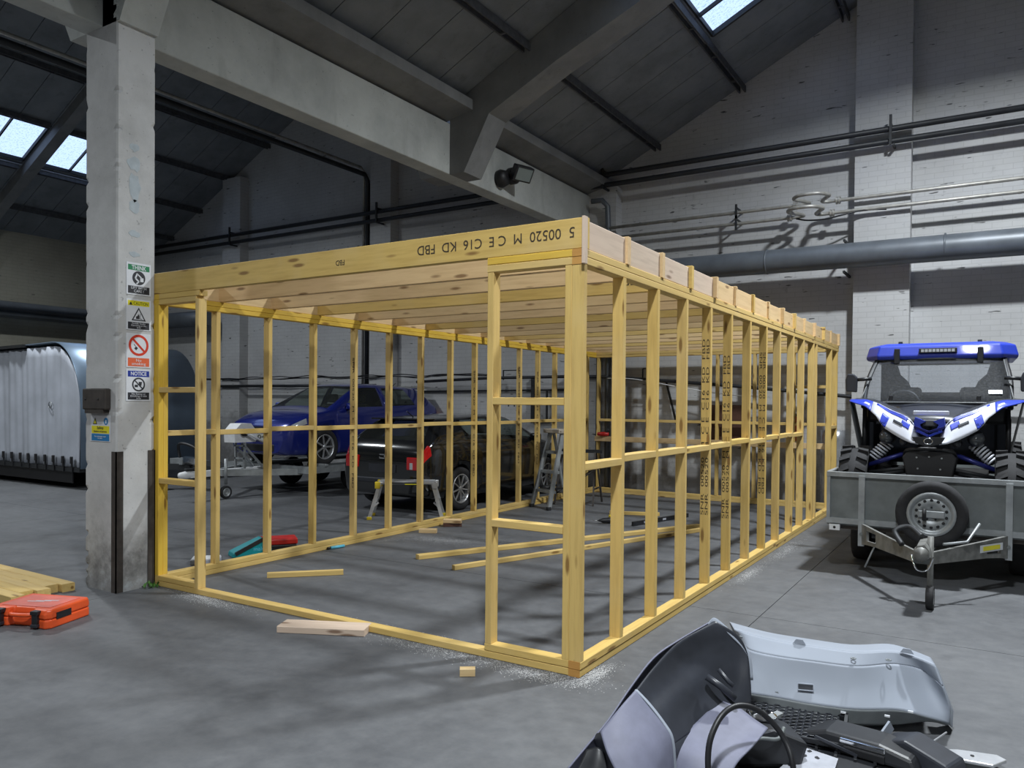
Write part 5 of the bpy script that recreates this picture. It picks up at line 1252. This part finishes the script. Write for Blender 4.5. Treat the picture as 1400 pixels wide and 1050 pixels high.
for x, y in ((1093, 880), (1240, 893)):
    p = px_z(x, y, .345) - o0; MB().prism([(-.03, 0), (.03, 0), (.015, .022), (-.015, .022)], (-.004, .004), lambda a, b_, t: p + V((a, t, b_))).build('tab', 'bumper_white', pb)
p = px_z(1062, 951, .125) - o0; MB().prism([(-.02, 0), (.02, 0), (.006, .02), (-.006, .02)], (-.004, .004), lambda a, b_, t: p + V((a, t, b_))).build('tab', 'bumper_edge', pb)
# end support of the pale bumper (its wrapped end reaching the floor)
e1 = [px_z(1279, 910, .32), px_z(1289, 938, .24), px_z(1299, 966, .15), px_z(1298, 990, .06)]
MB().grid([[q - o0 for q in e1], [V((q.x + .01, q.y + .10, max(.0, q.z - .05))) - o0 for q in e1], [V((q.x - .02, q.y + .18, max(.0, q.z - .12))) - o0 for q in e1]]).build('wrapped_end', 'bumper_white', pb)

# dark-lined lilac bumper standing on edge, nearer
d0 = V((.95, -.75, 0))
lb_ = empty('front_bumper', d0, label='lilac grey front bumper with black inner lining standing before the pale bumper cover', cat='bumper')
def sheet_d(name, mat, rows, thick=.006, n=6):
    R3 = [[(px_d(x, y, d) if px_d(x, y, d).z > .006 else px_z(x, y, .006)) - d0 for x, y, d in r] for r in rows]
    cols = [catmull(r, n) for r in R3]; P = [catmull([c[i] for c in cols], n) for i in range(len(cols[0]))]
    o = MB().grid(P).build(name, mat, lb_)
    if thick: solidify(o, thick, 0)
    return o
# black lining: upper edge from the left corner over the apex to the right, sweeping down
sheet_d('lining', 'plastic_dark', [
    [(868, 945, 3.00), (893, 913, 3.10), (925, 880, 3.20), (958, 860, 3.28), (977, 849, 3.32)],
    [(880, 965, 2.98), (912, 930, 3.12), (945, 898, 3.24), (985, 875, 3.30), (1008, 868, 3.30)],
    [(895, 985, 2.95), (930, 950, 3.10), (965, 922, 3.22), (1002, 908, 3.28), (1022, 893, 3.28)],
    [(908, 1003, 2.93), (938, 975, 3.08), (968, 952, 3.18), (1000, 945, 3.24), (1026, 930, 3.25)],
    [(916, 1020, 2.92), (945, 1000, 3.05), (975, 978, 3.13), (1003, 966, 3.20), (1027, 962, 3.23)]], .006, 5)
MB().tube([px_d(x, y, d) - d0 for x, y, d in ((966, 925, 3.17), (985, 938, 3.15), (1005, 955, 3.14))], .014, 10).build('lining_rib', 'plastic_dark', lb_)
MB().tube([px_d(x, y, d) - d0 for x, y, d in ((982, 915, 3.2), (996, 932, 3.18), (1003, 938, 3.17))], .009, 10).build('lining_rib', 'plastic_dark', lb_)
# pale rim running over the apex and down the right edge
sheet_d('top_rim', 'bumper_white', [[(968, 853, 3.31), (977, 845, 3.33), (1000, 864, 3.31), (1024, 892, 3.29), (1029, 930, 3.26)], [(968, 857, 3.31), (977, 850, 3.32), (998, 869, 3.30), (1020, 894, 3.28), (1025, 930, 3.25)]], .006, 5)
# lilac outer skin seen as a sliver on the left, continuing down behind to the floor
sheet_d('outer_skin', 'bumper_lilac', [
    [(977, 847, 3.33), (925, 877, 3.22), (893, 900, 3.12), (862, 940, 3.02), (832, 984, 2.94), (800, 1022, 2.88), (775, 1052, 2.84)],
    [(970, 862, 3.36), (920, 890, 3.26), (890, 915, 3.16), (860, 952, 3.06), (834, 992, 2.97), (806, 1030, 2.91), (782, 1060, 2.87)],
    [(985, 930, 3.42), (935, 950, 3.36), (905, 965, 3.28), (880, 990, 3.20), (856, 1025, 3.10), (830, 1065, 3.02), (808, 1095, 2.98)],
    [(990, 1000, 3.48), (945, 1005, 3.42), (915, 1015, 3.34), (890, 1040, 3.26), (866, 1075, 3.14), (842, 1110, 3.06), (820, 1135, 3.02)]], .006, 5)
# big lilac front panel with folded right edge
sheet_d('front_panel', 'bumper_lilac', [
    [(868, 944, 2.96), (852, 962, 2.90), (836, 982, 2.86), (821, 1001, 2.83)],
    [(885, 965, 2.94), (866, 985, 2.86), (846, 1010, 2.80), (830, 1030, 2.77)],
    [(905, 990, 2.92), (884, 1012, 2.82), (862, 1040, 2.75), (846, 1062, 2.72)],
    [(917, 1012, 2.91), (898, 1040, 2.80), (880, 1070, 2.72), (866, 1095, 2.68)],
    [(921, 1060, 2.90), (905, 1090, 2.78), (890, 1120, 2.70), (880, 1150, 2.66)]], .008, 5)
sheet_d('panel_edge', 'bumper_white', [[(868, 943, 2.96), (886, 963, 2.94), (906, 989, 2.92), (918, 1012, 2.91), (922, 1060, 2.90)], [(871, 943, 2.975), (889, 962, 2.955), (909, 988, 2.935), (921, 1011, 2.925), (925, 1060, 2.915)]], .004, 4)
sheet_d('shadow_strip', 'plastic_dark', [[(821, 1001, 2.83), (835, 1028, 2.79), (850, 1060, 2.73)], [(816, 1003, 2.87), (828, 1030, 2.83), (842, 1062, 2.77)], [(812, 1012, 2.91), (824, 1040, 2.87), (836, 1072, 2.82)]], .006, 4)
sheet_d('fog_bezel', 'plastic_black', [[(802, 1026, 2.85), (818, 1022, 2.83), (826, 1032, 2.82)], [(796, 1040, 2.83), (815, 1042, 2.80), (830, 1050, 2.79)], [(786, 1060, 2.80), (808, 1066, 2.78), (828, 1075, 2.76)]], .01, 4)
# lilac lower skirt to the right of the panel
sheet_d('lower_skirt', 'bumper_lilac', [
    [(985, 958, 3.20), (1010, 968, 3.18), (1032, 984, 3.14), (1050, 996, 3.10)],
    [(958, 982, 3.10), (988, 998, 3.06), (1012, 1012, 3.02), (1030, 1020, 2.98)],
    [(925, 1020, 3.00), (955, 1030, 2.95), (985, 1040, 2.92), (1005, 1048, 2.90)],
    [(921, 1065, 2.94), (945, 1075, 2.88), (970, 1085, 2.85), (990, 1090, 2.83)]], .006, 5)
sheet_d('foot_lining', 'plastic_dark', [[(916, 1020, 2.92), (945, 1000, 3.05), (975, 978, 3.13), (1003, 966, 3.20)], [(925, 1100, 2.95), (955, 1085, 3.08), (985, 1060, 3.17), (1010, 1050, 3.24)], [(930, 1160, 2.98), (960, 1140, 3.10), (990, 1120, 3.20), (1015, 1110, 3.27)]], .006, 4)
# looped black hose
hs = MB().tube([q for q in catmull([px_d(x, y, d) for x, y, d in ((976, 1120, 2.76), (970, 1070, 2.80), (968, 1035, 2.82), (973, 1005, 2.84), (988, 977, 2.88), (1008, 965, 2.92), (1032, 969, 2.94), (1056, 988, 2.94), (1073, 1012, 2.92), (1083, 1040, 2.88), (1086, 1075, 2.86), (1086, 1120, 2.78))], 7)], .011, 10).build('hose', 'cable_black')
tag(hs, 'looped black rubber hose arching over the loose bumper parts', 'hose')
# loose parts on the floor in front of the pale bumper
gm = empty('grille_mesh', px_z(1085, 1000, .017), .1, label='black honeycomb grille panel lying under the pale bumper cover', cat='grille')
gb = MB(); s_ = .032
for i in range(13):
    for j in range(8):
        cx_ = (i - 6) * s_ * .9; cy_ = (j - 4) * s_ * .9 + (.0145 if i % 2 else 0)
        pts = [(cx_ + s_ * .5 * math.cos(PI / 3 * k), cy_ + s_ * .5 * math.sin(PI / 3 * k), .055 + .14 * cy_) for k in range(6)]
        gb.tube(pts, .0028, 4, closed=True)
g_ = gb.build('honeycomb', 'plastic_dark', gm); g_['kind'] = 'stuff'
for a, b_ in (((-.22, -.15), (.22, -.15)), ((-.22, .13), (.22, .13)), ((-.22, -.15), (-.22, .13)), ((.22, -.15), (.22, .13))): MB().bar((*a, .055 + .14 * a[1]), (*b_, .055 + .14 * b_[1]), .014, .02).build('grille_frame', 'plastic_black', gm)
for x in (-.2, .2): MB().box((x - .01, .10, 0), (x + .01, .12, .072)).build('grille_foot', 'plastic_black', gm); MB().box((x - .01, -.15, 0), (x + .01, -.13, .034)).build('grille_foot', 'plastic_black', gm)
q = px_z(1175, 1030, 0); bg_ = empty('grille_bar', (q.x, q.y, .0), -.15, label='black bumper lower grille with a glossy strip on the floor', cat='grille')
bevel(MB().prism([(-.24, 0), (.26, 0), (.23, .05), (.10, .075), (-.12, .075), (-.23, .04)], (-.10, .07), lambda a, b_, t: (a, t + .25 * b_, b_ + .02)).build('grille_body', 'plastic_black', bg_), .015, 2)
rbox('gloss_strip', (-.06, -.095, .062), (.13, -.075, .085), 'chrome', bg_, .006); rbox('vent', (-.06, -.103, .022), (.13, -.08, .058), 'steel_black', bg_, .006)
MB().bar((.02, -.10, .03), (-.15, -.13, .075), .008, .012).build('grille_vane', 'plastic_dark', bg_)
cdp = [(1066, 1050), (1098, 1021), (1146, 1037), (1138, 1062), (1064, 1078)]
q0 = px_z(1100, 1045, .03); cdo = empty('card_sheet', (q0.x, q0.y, 0), label='stained white card sheet lying on the loose car parts', cat='card')
pts3 = [px_z(x, y, .032) for x, y in cdp]; mb = MB(); n = len(pts3); mb.add([p - V((q0.x, q0.y, 0)) for p in pts3] + [p - V((q0.x, q0.y, .004)) for p in pts3], [list(range(n)), list(reversed(range(n, 2 * n)))] + [(i, (i + 1) % n, n + (i + 1) % n, n + i) for i in range(n)]); mb.build('card_face', 'card', cdo)
random.seed(9)
for x, y in ((1100, 1033), (1117, 1036), (1107, 1027), (1080, 1046)):
    p = px_z(x, y, .0326) - V((q0.x, q0.y, 0)); MB().add([p + V((.014 * random.uniform(.5, 1) * math.cos(2 * PI * k / 7), .018 * random.uniform(.5, 1) * math.sin(2 * PI * k / 7), .0006)) for k in range(7)], [list(range(7))]).build('stain', 'steel_black', cdo)
q = px_z(1030, 1040, 0); eb = empty('headlamp_unit', (q.x, q.y, .017), .6, label='broken black headlamp unit with grey bracket beside the lilac bumper', cat='headlamp')
bevel(MB().prism([(-.15, 0), (.17, 0), (.20, .10), (.05, .16), (-.12, .12)], (-.11, .11), lambda a, b_, t: (a, t, b_)).build('housing', 'plastic_black', eb), .02, 2)
MB().bar((-.10, -.06, .12), (.14, .06, .165), .035, .012).build('bracket', 'galv', eb); MB().lathe([(0, .0), (.05, .012), (.06, .03)], 'Z', (.05, .03, .14), 16).build('reflector', 'chrome', eb); MB().tube(catmull([(-.12, -.10, .10), (-.03, -.14, .14), (.06, -.12, .13), (.10, -.08, .16)], 5), .008, 6).build('wire', 'galv_dark', eb)
q = px_z(1008, 1040, .0); bt = tag(MB().tube(catmull([(q.x, q.y, .02), (q.x + .01, q.y, .10), (q.x - .005, q.y + .02, .20), (q.x + .005, q.y + .03, .27)], 5), .012, 10).build('bent_pipe', 'galv_dark'), 'short bent grey pipe sticking up beside the looped hose', 'pipe')
q = px_z(1258, 1046, 0); dp = empty('plastic_trim', (q.x, q.y, 0), -.35, label='dark blue-black plastic trim block on the floor right of the lower grille', cat='trim')
bevel(MB().prism([(-.16, 0), (.16, 0), (.14, .06), (-.04, .11), (-.15, .07)], (-.07, .09), lambda a, b_, t: (a, t, b_)).build('trim_body', 'plastic_dark', dp), .012, 2); MB().bar((-.16, -.02, .06), (-.15, .05, .11), .01, .05).build('pale_edge', 'bumper_white', dp)
q = px_z(1318, 1046, .0); sbk = empty('bracket_plate', (q.x, q.y, 0), .15, label='bare silver bracket plate with a bent rod by the plastic trim', cat='bracket')
bevel(MB().prism([(-.16, -.05), (.10, -.06), (.16, .02), (.13, .06), (-.02, .05), (-.14, .0)], (.03, .045), lambda a, b_, t: (a, b_, t)).build('plate', 'alu', sbk), .004); MB().box((-.10, -.03, 0), (.08, .02, .03)).build('plate_foot', 'galv_dark', sbk)
MB().cyl((.03, .0, .046), (.03, .0, .048), .008, 10).build('plate_hole', 'steel_black', sbk); MB().tube([(-.22, .03, .05), (-.13, .04, .05), (-.05, .16, .07)], .004, 6).build('rod', 'alu', sbk)

# black ribbed sheet added as floor shade under the pale bumper and loose parts
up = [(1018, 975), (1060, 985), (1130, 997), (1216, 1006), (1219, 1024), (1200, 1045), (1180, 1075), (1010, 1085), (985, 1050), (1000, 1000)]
u3 = [px_z(x, y, .0) for x, y in up]; uc = sum(u3, V()) / len(u3); ue = empty('floor_shade', (uc.x, uc.y, 0), label='flat black sheet added as floor shade beneath the loose car parts', cat='floor_shade')
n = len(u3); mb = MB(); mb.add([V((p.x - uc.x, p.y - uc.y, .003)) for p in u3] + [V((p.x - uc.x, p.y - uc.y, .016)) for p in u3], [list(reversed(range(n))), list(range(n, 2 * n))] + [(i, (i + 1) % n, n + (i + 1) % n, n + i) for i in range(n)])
bevel(mb.build('shade_sheet', 'plastic_black', ue), .004)
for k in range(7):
    p = px_z(1040 + 26 * k, 1006 + 4 * k, .0); MB().bar((p.x - uc.x, p.y - uc.y, .02), (p.x - uc.x + .02, p.y - uc.y - .16, .02), .012, .012).build('shade_rib', 'plastic_black', ue)
